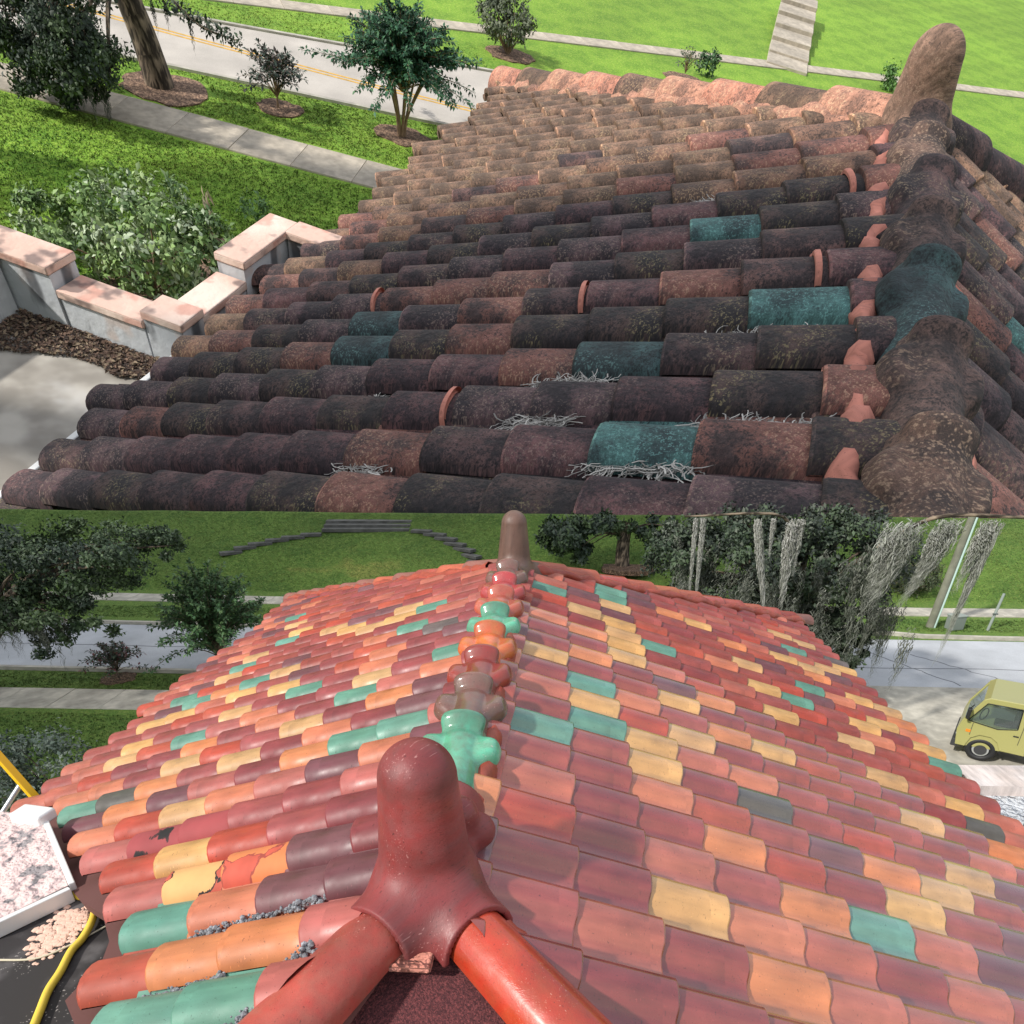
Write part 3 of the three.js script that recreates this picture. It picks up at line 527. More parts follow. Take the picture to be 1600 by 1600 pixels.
  zr.forEach((z, i) => { const o = part('ridge_tile', rg, mats[i], roof); o.position.set(0.02 + 0.01 * ((i % 3) - 1), RIDGE + 0.02, z); o.rotation.x = 0.045; o.rotation.z = ((i * 5) % 3 - 1) * 0.04; });
  const bl = Math.hypot(0.72, 0.69, 0.26), bh = (x) => [x * 0.72 / bl, -0.26 / bl, -0.69 / bl];
  const fin = part('finial', capGeo({ top: [-0.06, 0.22, 0.02], r0: 0.15, r1: 0.112, legR: 0.118, legs: [{ d: bh(-1), len: 0.27 }, { d: bh(1), len: 0.27 }, { d: [0, 0, 1], len: 0.24 }], size: 0.45 }), old([146, 116, 98], [104, 84, 74], 0.0, 351, [168, 142, 120]), roof, 'weathered brown rounded horn cap at the ridge end');
  fin.position.set(0.01, RIDGE + 0.01, zB - 0.02);
  const hipGeo = barrelGeo(0.50, (a, t) => 0.115 + 0.012 * t, 0.015, 1.6, 6, 18);
  const hm = [OLD.hip[0], OLD.sunWarm[0], OLD.hip[1], OLD.hip[0], OLD.sunWarm[1], OLD.hip[1]];
  const holder = roof, jb = V(0, RIDGE, zB);
  const hipRow = (A, B, n, off) => {
    const d = B.clone().sub(A), L = d.length(); d.normalize(); const right = V(0, 1, 0).cross(d).normalize(), up = d.clone().cross(right);
    for (let i = 0; i < n; i++) { const m = new THREE.Matrix4().makeBasis(right, up, d); m.setPosition(A.clone().addScaledVector(d, i * L / n)); m.multiply(new THREE.Matrix4().makeRotationX(-0.035)); meshAt('hip_tile', hipGeo, (off ? OLD.dark[i % 4] : hm[i % hm.length]), holder, m); }
  };
  hipRow(jb, V(-W, RIDGE - W * PITCH, zC), 9, 0); hipRow(jb, V(W, RIDGE - W * PITCH, zC), 9, 3);
  const lump = (A, B, r, seed, n, mat) => { const rr = rngOf(seed), pts = [], rad = []; for (let i = 0; i <= n; i++) { const p = A.clone().lerp(B, i / n); pts.push(p.add(V((rr() - 0.5) * r * 0.9, (rr() - 0.5) * r * 0.6, (rr() - 0.5) * r * 0.6))); rad.push(r * (0.55 + 0.8 * rr())); } part('mortar', tube(pts, rad, 7), mat, roof); };
  lump(V(-0.135, RIDGE - 0.005, -1.3), V(-0.125, RIDGE - 0.005, zB + 0.1), 0.034, 71, 60, mortarPink);
  lump(V(0.135, RIDGE - 0.005, -1.3), V(0.125, RIDGE - 0.005, zB + 0.1), 0.034, 72, 60, mortarPink);
  lump(jb.clone().add(V(-0.16, -0.02, 0.0)), V(-W, RIDGE - W * PITCH + 0.04, zC + 0.16), 0.05, 73, 60, OLD.hip[0]);
  // strips of flashing along the eave
  part('eave_flashing', (() => { const g = box(0.035, 0.03, 2.3, 0, 0, 0, 0.006); g.rotateZ(0.2); g.translate(-W - 0.02, RIDGE - W * PITCH - 0.03, -2.5); return g; })(), whiteMetal, house);
}

// ================================================================ plants
function leafCloud(rng, n, pickPoint, size, colours, { aspect = 1.9, up = 0.35, curl = 0.25, jitterCol = 0.25 } = {}) {
  const pos = new Float32Array(n * 18), nor = new Float32Array(n * 18), col = new Float32Array(n * 18);
  const a = V(), b = V(), c = V(), out = V(); let k = 0;
  for (let i = 0; i < n; i++) {
    const q = pickPoint(rng, i), s = size * (0.4 + 1.0 * rng()), cc = q.c ?? colours[Math.floor(rng() * colours.length)], j = 1 + (rng() - 0.5) * 2 * jitterCol;
    out.copy(q.n ?? V(0, 1, 0));
    a.set(rng() - 0.5, rng() - 0.5, rng() - 0.5); if (q.dir) a.multiplyScalar(0.5).add(q.dir); a.normalize();
    c.set(rng() - 0.5 + out.x * 0.9, rng() - 0.5 + out.y * 0.9 + up, rng() - 0.5 + out.z * 0.9); c.addScaledVector(a, -c.dot(a)).normalize();
    b.crossVectors(a, c).normalize();
    const L = s * aspect, P = [[0, 0, 0], [0.5 * L, s * 0.5, curl * s * 0.5], [0.5 * L, -s * 0.5, curl * s * 0.5], [L, 0, -curl * s]];
    for (const t of [[0, 1, 2], [1, 3, 2]]) for (const m of t) {
      const [x, y, z] = P[m];
      pos[k] = q.p.x + a.x * x + b.x * y + c.x * z; pos[k + 1] = q.p.y + a.y * x + b.y * y + c.y * z; pos[k + 2] = q.p.z + a.z * x + b.z * y + c.z * z;
      const w = y * 0.6 / s; nor[k] = c.x + b.x * w; nor[k + 1] = c.y + b.y * w; nor[k + 2] = c.z + b.z * w;
      col[k] = cc[0] * j; col[k + 1] = cc[1] * j; col[k + 2] = cc[2] * j; k += 3;
    }
  }
  const g = new THREE.BufferGeometry();
  g.setAttribute('position', new THREE.BufferAttribute(pos, 3)); g.setAttribute('normal', new THREE.BufferAttribute(nor, 3)); g.setAttribute('color', new THREE.BufferAttribute(col, 3));
  return g;
}
const inBall = (rng, lo = 0.5) => { const v = V(rng() * 2 - 1, rng() * 2 - 1, rng() * 2 - 1); if (v.lengthSq() > 1 || v.lengthSq() < 0.01) return inBall(rng, lo); return v.normalize().multiplyScalar(mix(lo, 1, Math.sqrt(rng()))); };
// blobs: [x, y, z, rx, ry, rz, weight]; leaves gather in clumps through them
function crown(seed, n, blobs, size, colours, { clumps = 60, spread = 0.22, lo = 0.45, ...opt } = {}) {
  const rng = rngOf(seed), W = blobs.reduce((s, b) => s + b[6], 0), cs = [];
  for (let i = 0; i < clumps; i++) {
    let w = rng() * W, b = blobs[0]; for (const q of blobs) { w -= q[6]; b = q; if (w <= 0) break; }
    const d = inBall(rng, lo); cs.push({ p: V(b[0] + d.x * b[3], b[1] + d.y * b[4], b[2] + d.z * b[5]), n: d.clone().normalize(), r: (b[3] + b[4] + b[5]) / 3 * spread * (0.6 + 0.8 * rng()), c: colours[Math.floor(rng() * colours.length)] });
  }
  const g = leafCloud(rng, n, (r) => { const c = cs[Math.floor(r() * cs.length)], o = V(r() + r() - 1, (r() + r() - 1) * 0.7, r() + r() - 1).multiplyScalar(c.r * 1.5); return { p: c.p.clone().add(o), n: c.n.clone().addScaledVector(o, 0.6 / c.r).normalize(), c: r() < 0.75 ? c.c : colours[Math.floor(r() * colours.length)] }; }, size, colours, opt);
  return { geo: g, clumps: cs };
}
function limbs(base, clumps, r, seed, every = 6) {
  const rng = rngOf(seed), out = [];
  for (let i = 0; i < clumps.length; i += every) { const e = clumps[i].p, m = base.clone().lerp(e, 0.5).add(V((rng() - 0.5) * 0.2, 0.12 * base.distanceTo(e), (rng() - 0.5) * 0.2)); out.push(smoothTube([base, m, e], r * (0.5 + 0.3 * rng()), r * 0.1, 7, 6)); }
  return out;
}
// sprays that rise from a fork and arch outwards with leaves in pairs along them
function sprays(seed, { fork, count, spread, height, droop, leaves, size, colours, bare = 0.3, stemR = 0.012, tilt = 0 }) {
  const rng = rngOf(seed), stems = [], pts = [];
  for (let i = 0; i < count; i++) {
    const a = i * 2.4 + rng() * 0.8, r = spread * Math.sqrt((i + 0.5) / count) * (0.75 + 0.4 * rng()), h = height * (1 - 0.55 * (r / spread) ** 2) * (0.8 + 0.3 * rng());
    const e = V(Math.cos(a) * r, h, Math.sin(a) * r).add(fork), m = V(Math.cos(a) * r * 0.38, h * 0.75 + 0.1, Math.sin(a) * r * 0.38).add(fork);
    e.y -= droop * (r / spread) * rng();
    const c = new THREE.QuadraticBezierCurve3(fork.clone(), m, e), P = c.getPoints(9);
    stems.push(tube(P, P.map((_, k) => stemR * (1 - 0.8 * k / 9)), 5)); pts.push(c);
  }
  const g = leafCloud(rng, leaves, (r) => {
    const c = pts[Math.floor(r() * pts.length)], t = bare + (1 - bare) * Math.pow(r(), 0.8), p = c.getPoint(t), d = c.getTangent(t), s = V(r() - 0.5, (r() - 0.5) * 0.6, r() - 0.5).normalize();
    return { p: p.addScaledVector(s, size * 0.6), n: V(0, 1, 0), dir: s.clone().multiplyScalar(1.1).addScaledVector(d, 0.6) };
  }, size, colours, {});
  return { stems: mergeGeometries(stems), leaves: g };
}
const GREY_MOSS = [[0.12, 0.13, 0.105], [0.17, 0.175, 0.145], [0.09, 0.10, 0.08]];
function mossGeo(seed, top, len, w, n = 46, cols = GREY_MOSS, rib = 0.012, lean = 0) {       // a hanging tuft of many fine curled strands
  const rng = rngOf(seed), pos = [], col = [];
  for (let i = 0; i < n; i++) {
    const a = rng() * 6.28, r = w * 0.5 * Math.sqrt(rng()), L = len * (0.25 + 0.75 * Math.pow(rng(), 1.3)), seg = 13, ph = rng() * 6.28, fr = 10 + rng() * 16, start = rng() * 0.42 * len, c = cols[Math.floor(rng() * cols.length)], rw = rib * (0.5 + rng());
    let q = V(top.x + Math.cos(a) * r, top.y - start, top.z + Math.sin(a) * r), px = null;
    for (let k = 0; k <= seg; k++) {
      const t = k / seg, taper = 1 - 0.75 * t * (start + L * t) / len;
      const p = V(top.x + Math.cos(a) * r * taper + Math.sin(ph + fr * t) * w * 0.16 + lean * (start + L * t), top.y - start - L * t, top.z + Math.sin(a) * r * taper + Math.cos(ph + fr * 1.2 * t) * w * 0.16);
      if (px) { const s = V(Math.cos(ph + k), 0, Math.sin(ph + k)).multiplyScalar(rw * (1.1 - t)); pos.push(q.x - s.x, q.y, q.z - s.z, q.x + s.x, q.y, q.z + s.z, p.x + s.x * 0.8, p.y, p.z + s.z * 0.8, q.x - s.x, q.y, q.z - s.z, p.x + s.x * 0.8, p.y, p.z + s.z * 0.8, p.x - s.x * 0.8, p.y, p.z - s.z * 0.8); const j = 0.8 + 0.4 * rng(); for (let u = 0; u < 6; u++) col.push(c[0] * j, c[1] * j, c[2] * j); }
      px = p; q = p;
    }
  }
  return rawGeo(pos, null, null, col);
}
const disc = (r, y, seed, n = 22, sx = 1) => { const rng = rngOf(seed), p = []; for (let i = 0; i < n; i++) { const a = i / n * 6.283, q = r * (0.88 + 0.24 * rng()); p.push([Math.cos(a) * q * sx, Math.sin(a) * q]); } return slab(p, -0.05, y); };
const DARK_OAK = [[0.028, 0.052, 0.022], [0.042, 0.074, 0.028], [0.062, 0.10, 0.038], [0.022, 0.040, 0.024]];
const MYRTLE = [[0.048, 0.115, 0.038], [0.070, 0.145, 0.050], [0.038, 0.088, 0.036], [0.095, 0.17, 0.06]];

// ================================================================ LEVEL GROUND BY THE REPAINTED HOUSE
const bankY = (x, z) => {
  if (z > -28.3) return 0;
  const t = -28.3 - z, b = 0.29 * (t < 1 ? t * t / 2 : t - 0.5) + 0.145 * Math.min(1, t);
  const r = z < -36.1 ? -(0.29 + 0.9) * (-36.1 - z) : 0;
  return Math.max(-70, b + r) + 0.05 * (vnoise(x * 0.4 + 50, z * 0.5 + 90, 9999, 3) - 0.5) * Math.min(1, t);
};
{
  const xs = [], zs = [];
  for (let x = -150; x < -32; x += 10) xs.push(x); for (let x = -32; x <= 32; x += 0.4) xs.push(x); for (let x = 40; x <= 150; x += 10) xs.push(x);
  for (let z = 40; z > -28; z -= 4) zs.push(z); for (let z = -28; z >= -38; z -= 0.3) zs.push(z); for (let z = -40; z >= -110; z -= 6) zs.push(z);
  const pos = [], uv = [], col = [], idx = [];
  for (const z of zs) for (const x of xs) {
    pos.push(x, bankY(x, z), z); uv.push(x, z * 1.04);
    const n = vnoise(x * 0.35 + 70, z * 0.35 + 70, 9999, 8), m = vnoise(x * 1.3 + 70, z * 1.3 + 70, 9999, 18);
    // bare worn soil showing through the turf on the slope
    const soil = Math.max(0, 1 - Math.hypot((x + 8.2) / 2.6, (z + 30.6) / 1.1)) + Math.max(0, 0.8 - Math.hypot((x + 10.8) / 1.6, (z + 30.4) / 0.6));
    const s = sstep(0.25, 0.5, soil * 0.9 + (m - 0.5) * 0.8 - 0.05), k = 0.85 + 0.3 * n;
    col.push(...mix3([k, k, k * 0.95], [1.7, 1.15, 1.5], s));
  }
  const W = xs.length;
  for (let j = 0; j < zs.length - 1; j++) for (let i = 0; i < W - 1; i++) { const a = j * W + i; idx.push(a, a + 1, a + W, a + 1, a + W + 1, a + W); }
  structure('ground', rawGeo(pos, null, uv, col, idx), std({ map: M.grassLow, vertexColors: true, roughness: 0.95, bumpMap: M.grassBump, bumpScale: 0.05 }), LOW);
}
structure('road', sheet([[-90, -18.95], [9.5, -19.1], [90, -19.3], [90, -23.75], [11.2, -23.55], [-10, -23.6], [-90, -24.6]], 0.012), asphalt, LOW);
structure('driveway', slab([[9.0, -19.06], [9.0, -9], [60, -9], [60, -19.16]], -0.1, 0.03), concrete, LOW);
structure('driveway', sheet([[7.0, -23.55], [11.0, -23.56], [11.6, -24.2], [10.2, -25.2], [10.3, -27], [7, -27]], 0.02), concrete, LOW);
function strip(name, points, w, y0, y1, mat, F) {             // a kerb or edging along points
  const L = [], R = [];
  points.forEach(([x, z], i) => { const a = points[Math.max(0, i - 1)], b = points[Math.min(points.length - 1, i + 1)], dx = b[0] - a[0], dz = b[1] - a[1], l = Math.hypot(dx, dz); L.push([x - dz / l * w / 2, z + dx / l * w / 2]); R.unshift([x + dz / l * w / 2, z - dx / l * w / 2]); });
  return structure(name, slab([...L, ...R], y0, y1), mat, F);
}
strip('kerb', [[-60, -18.86], [8.9, -19.0]], 0.16, -0.1, 0.11, concrete, LOW);
strip('kerb', [[-60, -24.4], [-10, -23.72], [6.9, -23.66]], 0.16, -0.1, 0.11, concrete, LOW);
strip('kerb', [[10.35, -26.6], [10.5, -25.6], [11.0, -24.85], [12.0, -24.25], [13.4, -23.86], [16, -23.76], [60, -23.9]], 0.17, -0.1, 0.12, concrete, LOW);
function walkway(a, b, n, w, F, y, mats) {                    // slabs laid end to end, each a piece of its own
  const g = new THREE.Group(); g.name = numbered('sidewalk'); g.userData = { kind: 'structure' }; put(g, F);
  const A = V(a[0], 0, a[1]), B = V(b[0], 0, b[1]), d = B.clone().sub(A), L = d.length() / n, ang = -Math.atan2(d.z, d.x);
  for (let i = 0; i < n; i++) { const p = A.clone().addScaledVector(d, (i + 0.5) / n), m = part('paving_slab', box(L - 0.012, 0.12, w, 0, 0, 0, 0.012), mats[i % mats.length], g); m.position.set(p.x, y - 0.06 + (i % 3) * 0.003, p.z); m.rotation.y = ang; }
}
walkway([-27, -16.55], [6, -17.1], 22, 1.35, LOW, 0.03, [concrete]);
walkway([-40, -28.0], [8, -26.9], 32, 1.1, LOW, 0.03, [concrete]);
walkway([10.4, -27.1], [40, -27.4], 20, 1.1, LOW, 0.04, [concrete]);
// cracks sealed with tar across the road
{
  const rng = rngOf(5), gs = [];
  for (const [a, b] of [[[10.4, -22.9], [12.4, -19.3]], [[12.2, -22], [14.2, -19.3]], [[-22, -21.4], [-9, -21.25]], [[9.5, -20.6], [24, -20.9]]]) {
    const P = []; for (let i = 0; i <= 16; i++) P.push(V(mix(a[0], b[0], i / 16) + (rng() - 0.5) * 0.16, 0.014, mix(a[1], b[1], i / 16) + (rng() - 0.5) * 0.1)); const g = tube(P, P.map(() => 0.022), 5); g.scale(1, 0.25, 1); g.translate(0, 0.012, 0); gs.push(g);
  }
  structure('road_crack', mergeGeometries(gs), std({ color: srgb(110, 112, 116), roughness: 0.9 }), LOW);
}
// steps and winding edging on the lawn
function stepsOf(label, x, z, w, n, F, ry = 0, run = 0.42, rise = 0.13, mat = concreteDark, yb = null) {
  const t = thing('garden_steps', label, 'steps', F, [x, yb ?? bankY(x, z), z], ry);
  for (let i = 0; i < n; i++) part('step', box(w, 0.16, run, 0, 0.02 + i * rise, -i * run * 0.92, 0.015), mat, t);
  return t;
}
stepsOf('wide grey steps at the top of the lawn bank', -9.0, -34.2, 4.3, 3, LOW, 0.05, 0.5, 0.12);
{
  const path = (label, pts) => { const t = thing('garden_path', label, 'path', LOW); pts.forEach(([x, z, w, a], i) => { const m = part('step', box(w, 0.14, 0.42, 0, 0, 0, 0.02), concreteDark, t); m.position.set(x, bankY(x, z) + 0.05, z); m.rotation.y = a; }); };
  path('dark stone steps curving down the lawn left of the wide steps', [[-11.6, -33.6, 1.0, 0.2], [-12.4, -33.3, 1.1, 0.3], [-13.1, -33.0, 1.1, 0.35], [-13.8, -32.6, 1.1, 0.45], [-14.4, -32.2, 1.0, 0.5], [-14.9, -31.7, 1.0, 0.55]]);
  path('dark stone steps curving down the lawn behind the far finial', [[-6.2, -34.0, 1.0, -0.2], [-5.5, -33.7, 1.1, -0.3], [-4.9, -33.3, 1.1, -0.4], [-4.4, -32.8, 1.1, -0.5], [-3.9, -32.3, 1.1, -0.6], [-3.5, -31.7, 1.0, -0.7], [-3.2, -31.1, 1.0, -0.8], [-3.0, -30.6, 1.0, -0.85]]);
}
// parapet, low roof, spilt mortar, hose and ladder at the lower left
{
  const t = thing('parapet_wall', 'pale pink stucco parapet with white metal edge beside the yellow hose', 'parapet', LOW);
  const top = [[-2.46, -2.34], [-1.83, -2.25], [-1.43, -1.82], [-1.56, -1.62], [-2.46, -1.97]];
  part('wall', slab(top.map(([x, z]) => [x * 1.0, z]), 4.2, 5.95), std({ map: texture(512, 0.5, (x, y) => { const n = fbm(x, y, 5, 811, 5), m = fbm(x, y, 22, 815, 3); let c = mix3([232, 208, 204], [216, 186, 182], n); return mix3(c, [136, 132, 134], 0.85 * sstep(0.58, 0.66, 0.65 * n + 0.35 * m)); }), roughness: 0.9, bumpMap: noiseBump(256, 9, 77, 0.3), bumpScale: 0.03 }), t);
  const edge = (a, b, h, y) => { const d = Math.hypot(b[0] - a[0], b[1] - a[1]); const g = box(d, h, 0.022, 0, 0, 0, 0.004); g.rotateY(-Math.atan2(b[1] - a[1], b[0] - a[0])); g.translate((a[0] + b[0]) / 2, y, (a[1] + b[1]) / 2); return g; };
  part('metal_edge', mergeGeometries([edge([-1.83, -2.26], [-1.42, -1.828], 0.035, 5.938), edge([-1.415, -1.808], [-1.56, -1.60], 0.06, 5.922), edge([-1.57, -1.60], [-2.46, -1.95], 0.05, 5.925)]), whiteMetal, t);
  const cor = part('coping_corner', box(0.15, 0.05, 0.09, -1.85, 5.965, -2.235, 0.012, -0.15), whiteMetal, t);
  const memb = std({ map: texture(256, 0.6, (x, y) => { const n = fbm(x, y, 5, 63, 5), s = vnoise(x * 150, y * 150, 150, 66), w = fbm(x, y, 6, 69, 3); let c = mix3([46, 42, 42], [98, 94, 94], sstep(0.4, 0.7, n)); return s > 0.88 && w > 0.5 ? [180, 172, 166] : c; }), roughness: 0.8 });
  structure('flat_roof', slab([[-1.45, -1.93], [-1.34, -1.90], [-1.10, -1.70], [-0.86, -1.2], [-0.7, -0.6], [-2.2, -0.6], [-2.2, -1.6], [-1.57, -1.65]], 5.6, 5.89), memb, LOW);
  const rng = rngOf(12), gs = [];
  for (let i = 0; i < 420; i++) { const a = rng(), r = 0.045 * (rng() + rng()), th = rng() * 6.28, g = new THREE.IcosahedronGeometry(0.004 + 0.011 * rng() * rng(), 0); g.scale(1.4, 0.5, 1.4); g.translate(-1.36 + r * Math.cos(th) * 1.0 + (a - 0.5) * 0.03, 5.892, -1.645 + r * Math.sin(th) * 1.5 + (a - 0.5) * 0.13); gs.push(g); }
  const sp = new THREE.Mesh(mergeGeometries(gs), std({ color: srgb(226, 188, 168), roughness: 0.95 })); sp.name = 'mortar_crumbs'; stuffOf(sp, 'pale pink crumbs of mortar spilt on the dark flat roof', 'mortar', LOW);
  single('garden_hose', smoothTube([[-1.47, -1.86], [-1.398, -1.815], [-1.355, -1.801], [-1.292, -1.74], [-1.261, -1.67], [-1.255, -1.606], [-1.256, -1.555], [-1.232, -1.46], [-1.22, -1.387], [-1.193, -1.311], [-1.16, -1.22], [-1.1, -1.05]].map(([x, z], i) => V(x, 5.903 + (i > 1 && i < 5 ? 0.01 : 0), z)), 0.0125, 0.0125, 60, 10), std({ color: srgb(232, 200, 72), roughness: 0.45 }), LOW, [0, 0, 0], 0, 'yellow hose lying across the dark flat roof beside the pink parapet', 'hose');
  const cableP = [[-1.60, -1.506], [-1.47, -1.506], [-1.348, -1.524], [-1.272, -1.6], [-1.235, -1.656], [-1.188, -1.722]];
  single('wire', smoothTube(cableP.map(([x, z]) => V(x, 5.895, z)), 0.004, 0.003, 30, 6), std({ color: srgb(206, 196, 170), roughness: 0.7 }), LOW, [0, 0, 0], 0, 'thin pale wire curling across the dark flat roof under the hose', 'wire');
  const lad = thing('ladder', 'yellow ladder with grey rungs leaning behind the pink parapet', 'ladder', LOW);
  const dir = V(0.10, -0.17, 0.02).normalize(), P0 = V(-2.84, 5.93, -3.12), off = V(-0.14, -0.26, 0.26), yel = std({ color: srgb(240, 190, 30), roughness: 0.45 }), al = std({ color: srgb(190, 194, 198), roughness: 0.35, metalness: 0.6 });
  const rail = (p) => { const g = box(0.022, 3.2, 0.05, 0, 0, 0, 0.005); const q = new THREE.Quaternion().setFromUnitVectors(V(0, -1, 0), dir); g.applyQuaternion(q); g.translate(p.x + dir.x * 1.45, p.y + dir.y * 1.45, p.z + dir.z * 1.45); return g; };
  part('rail', rail(P0), yel, lad); part('rail', rail(P0.clone().add(off)), yel, lad);
  for (let i = 0; i < 9; i++) { const a = P0.clone().addScaledVector(dir, 0.08 + i * 0.3); part('rung', tube([a, a.clone().add(off)], [0.014, 0.014], 8), al, lad); }
}
{
  const t = thing('parapet_wall', 'low white parapet corner at the right eave below the truck', 'parapet', LOW);
  part('wall', slab([[2.96, -4.02], [5, -4.1], [5, -3.3], [2.9, -3.5]], 4.6, 5.30), stuccoWhite, t);
  part('coping', slab([[2.93, -4.05], [5.03, -4.13], [5.03, -3.82], [2.99, -3.78]], 5.30, 5.37), std({ color: srgb(226, 214, 212), map: M.speck, roughness: 0.85 }), t);
}
// ---- delivery truck
{
  const t = thing('delivery_truck', 'pale yellow cab-over box truck parked on the concrete drive', 'truck', LOW, [10.95, 0.03, -14.85], -0.58); t.scale.set(0.8, 0.72, 0.8);
  const yel = new THREE.MeshPhysicalMaterial({ color: srgb(158, 154, 94), roughness: 0.5, clearcoat: 0.6, clearcoatRoughness: 0.15, side: THREE.DoubleSide }), blk = std({ color: srgb(28, 28, 30), roughness: 0.6 }), dk = std({ color: srgb(52, 52, 54), roughness: 0.7 });
  const glass = new THREE.MeshPhysicalMaterial({ color: srgb(196, 210, 210), roughness: 0.03, transmission: 0.9, thickness: 0, side: THREE.DoubleSide });
  // cab profile in x (front = -x) and y, with the side window cut out
  const prof = new THREE.Shape([[-1.05, 0.45], [-1.12, 0.95], [-1.06, 1.30], [-0.72, 2.06], [-0.60, 2.14], [0.55, 2.16], [0.58, 0.55], [0.02, 0.55], [-0.08, 0.78], [-0.28, 0.92], [-0.56, 0.92], [-0.76, 0.76], [-0.84, 0.45]].map((p) => new THREE.Vector2(...p)));
  const win = [[-0.94, 1.32], [-0.62, 1.98], [0.20, 2.0], [0.24, 1.34], [-0.2, 1.22]].map((p) => new THREE.Vector2(...p));
  const side = prof.clone(); side.holes.push(new THREE.Path(win));
  const ex = (s, d, z) => { const g = new THREE.ExtrudeGeometry(s, { depth: d, bevelEnabled: true, bevelSize: 0.02, bevelThickness: 0.02, bevelSegments: 2 }); g.translate(0, 0, z); return metreUV(g); };
  const mid = new THREE.Shape([[-1.05, 0.45], [-1.12, 0.95], [-1.06, 1.22], [0.40, 1.18], [0.40, 2.1], [0.55, 2.14], [0.58, 0.55], [-0.84, 0.45]].map((p) => new THREE.Vector2(...p)));
  const roofS = new THREE.Shape([[-0.72, 2.06], [-0.60, 2.14], [0.55, 2.16], [0.55, 2.08], [-0.62, 2.04]].map((p) => new THREE.Vector2(...p)));
  part('cab', mergeGeometries([ex(side, 0.05, 0.87), ex(side, 0.05, -0.92), ex(mid, 1.74, -0.87), ex(roofS, 1.74, -0.87)]), yel, t);
  const pane = new THREE.ShapeGeometry(new THREE.Shape(win)); for (const z of [0.895, -0.895]) part('side_window', pane.clone().translate(0, 0, z), glass, t);
  part('windscreen', rawGeo([-1.05, 1.30, -0.85, -1.05, 1.30, 0.85, -0.71, 2.05, 0.85, -1.05, 1.30, -0.85, -0.71, 2.05, 0.85, -0.71, 2.05, -0.85], null, null), glass, t);
  part('window_frame', mergeGeometries([[-0.94, 1.32, -0.62, 1.98], [-0.62, 1.98, 0.20, 2.0], [0.20, 2.0, 0.24, 1.34], [0.24, 1.34, -0.2, 1.22], [-0.2, 1.22, -0.94, 1.32]].map(([a, b, c, d]) => tube([V(a, b, 0.945), V(c, d, 0.945)], [0.014, 0.014], 6))), blk, t);
  const sw = new THREE.TorusGeometry(0.19, 0.018, 8, 24); sw.rotateY(1.1); sw.translate(-0.62, 1.42, 0.42); part('steering_wheel', sw, blk, t);
  part('seat', mergeGeometries([box(0.45, 0.14, 0.5, -0.1, 1.22, 0.42, 0.05), box(0.14, 0.6, 0.5, 0.18, 1.52, 0.42, 0.05)]), dk, t);
  part('door_seam', box(0.012, 1.1, 0.01, 0.36, 1.4, 0.945, 0), dk, t); part('door_seam', box(0.012, 0.42, 0.01, -0.80, 1.06, 0.945, 0), dk, t);
  part('door_handle', box(0.13, 0.035, 0.03, 0.26, 1.12, 0.955, 0.01), blk, t);
  const mir = part('mirror', box(0.10, 0.34, 0.2, -0.98, 1.62, 1.12, 0.03), blk, t); part('mirror_arm', mergeGeometries([tube([V(-0.92, 1.84, 0.92), V(-0.98, 1.80, 1.12)], [0.015, 0.015], 6), tube([V(-0.98, 1.40, 0.92), V(-0.98, 1.46, 1.12)], [0.015, 0.015], 6)]), blk, mir);
  part('bumper', box(0.16, 0.26, 1.86, -1.10, 0.48, 0, 0.03), dk, t);
  for (const z of [0.66, -0.66]) part('headlight', box(0.06, 0.18, 0.32, -1.10, 0.80, z, 0.03), std({ color: srgb(220, 222, 220), roughness: 0.15 }), t);
  part('side_marker', box(0.12, 0.09, 0.015, -0.86, 0.98, 0.945, 0.005), std({ color: srgb(226, 130, 40), roughness: 0.3 }), t);
  part('cargo_box', box(3.6, 2.1, 2.05, 2.52, 1.72, 0, 0.03), yel, t);
  part('chassis', box(4.6, 0.2, 0.8, 1.6, 0.55, 0, 0.02), blk, t);
  part('mudguard', (() => { const g = new THREE.TorusGeometry(0.46, 0.03, 6, 20, Math.PI); g.translate(-0.42, 0.42, 0.86); return g; })(), blk, t);
  for (const [x, z] of [[-0.42, 0.80], [-0.42, -0.80], [2.7, 0.80], [2.7, -0.80]]) {
    const w = part('wheel', new THREE.CylinderGeometry(0.16, 0.16, 0.22, 20).rotateX(Math.PI / 2).translate(x, 0.40, z), dk, t);
    part('tyre', new THREE.TorusGeometry(0.30, 0.10, 12, 28).scale(1, 1, 1.15).translate(x, 0.40, z), blk, w);
    const rim = [new THREE.CylinderGeometry(0.21, 0.21, 0.16, 24).rotateX(Math.PI / 2).translate(x, 0.40, z)]; for (let i = 0; i < 6; i++) rim.push(new THREE.CylinderGeometry(0.022, 0.022, 0.02, 8).rotateX(Math.PI / 2).translate(x + 0.12 * Math.cos(i * 1.047), 0.40 + 0.12 * Math.sin(i * 1.047), z + Math.sign(z) * 0.085));
    part('rim', mergeGeometries(rim), std({ color: srgb(176, 178, 178), roughness: 0.4, metalness: 0.4 }), w);
  }
}
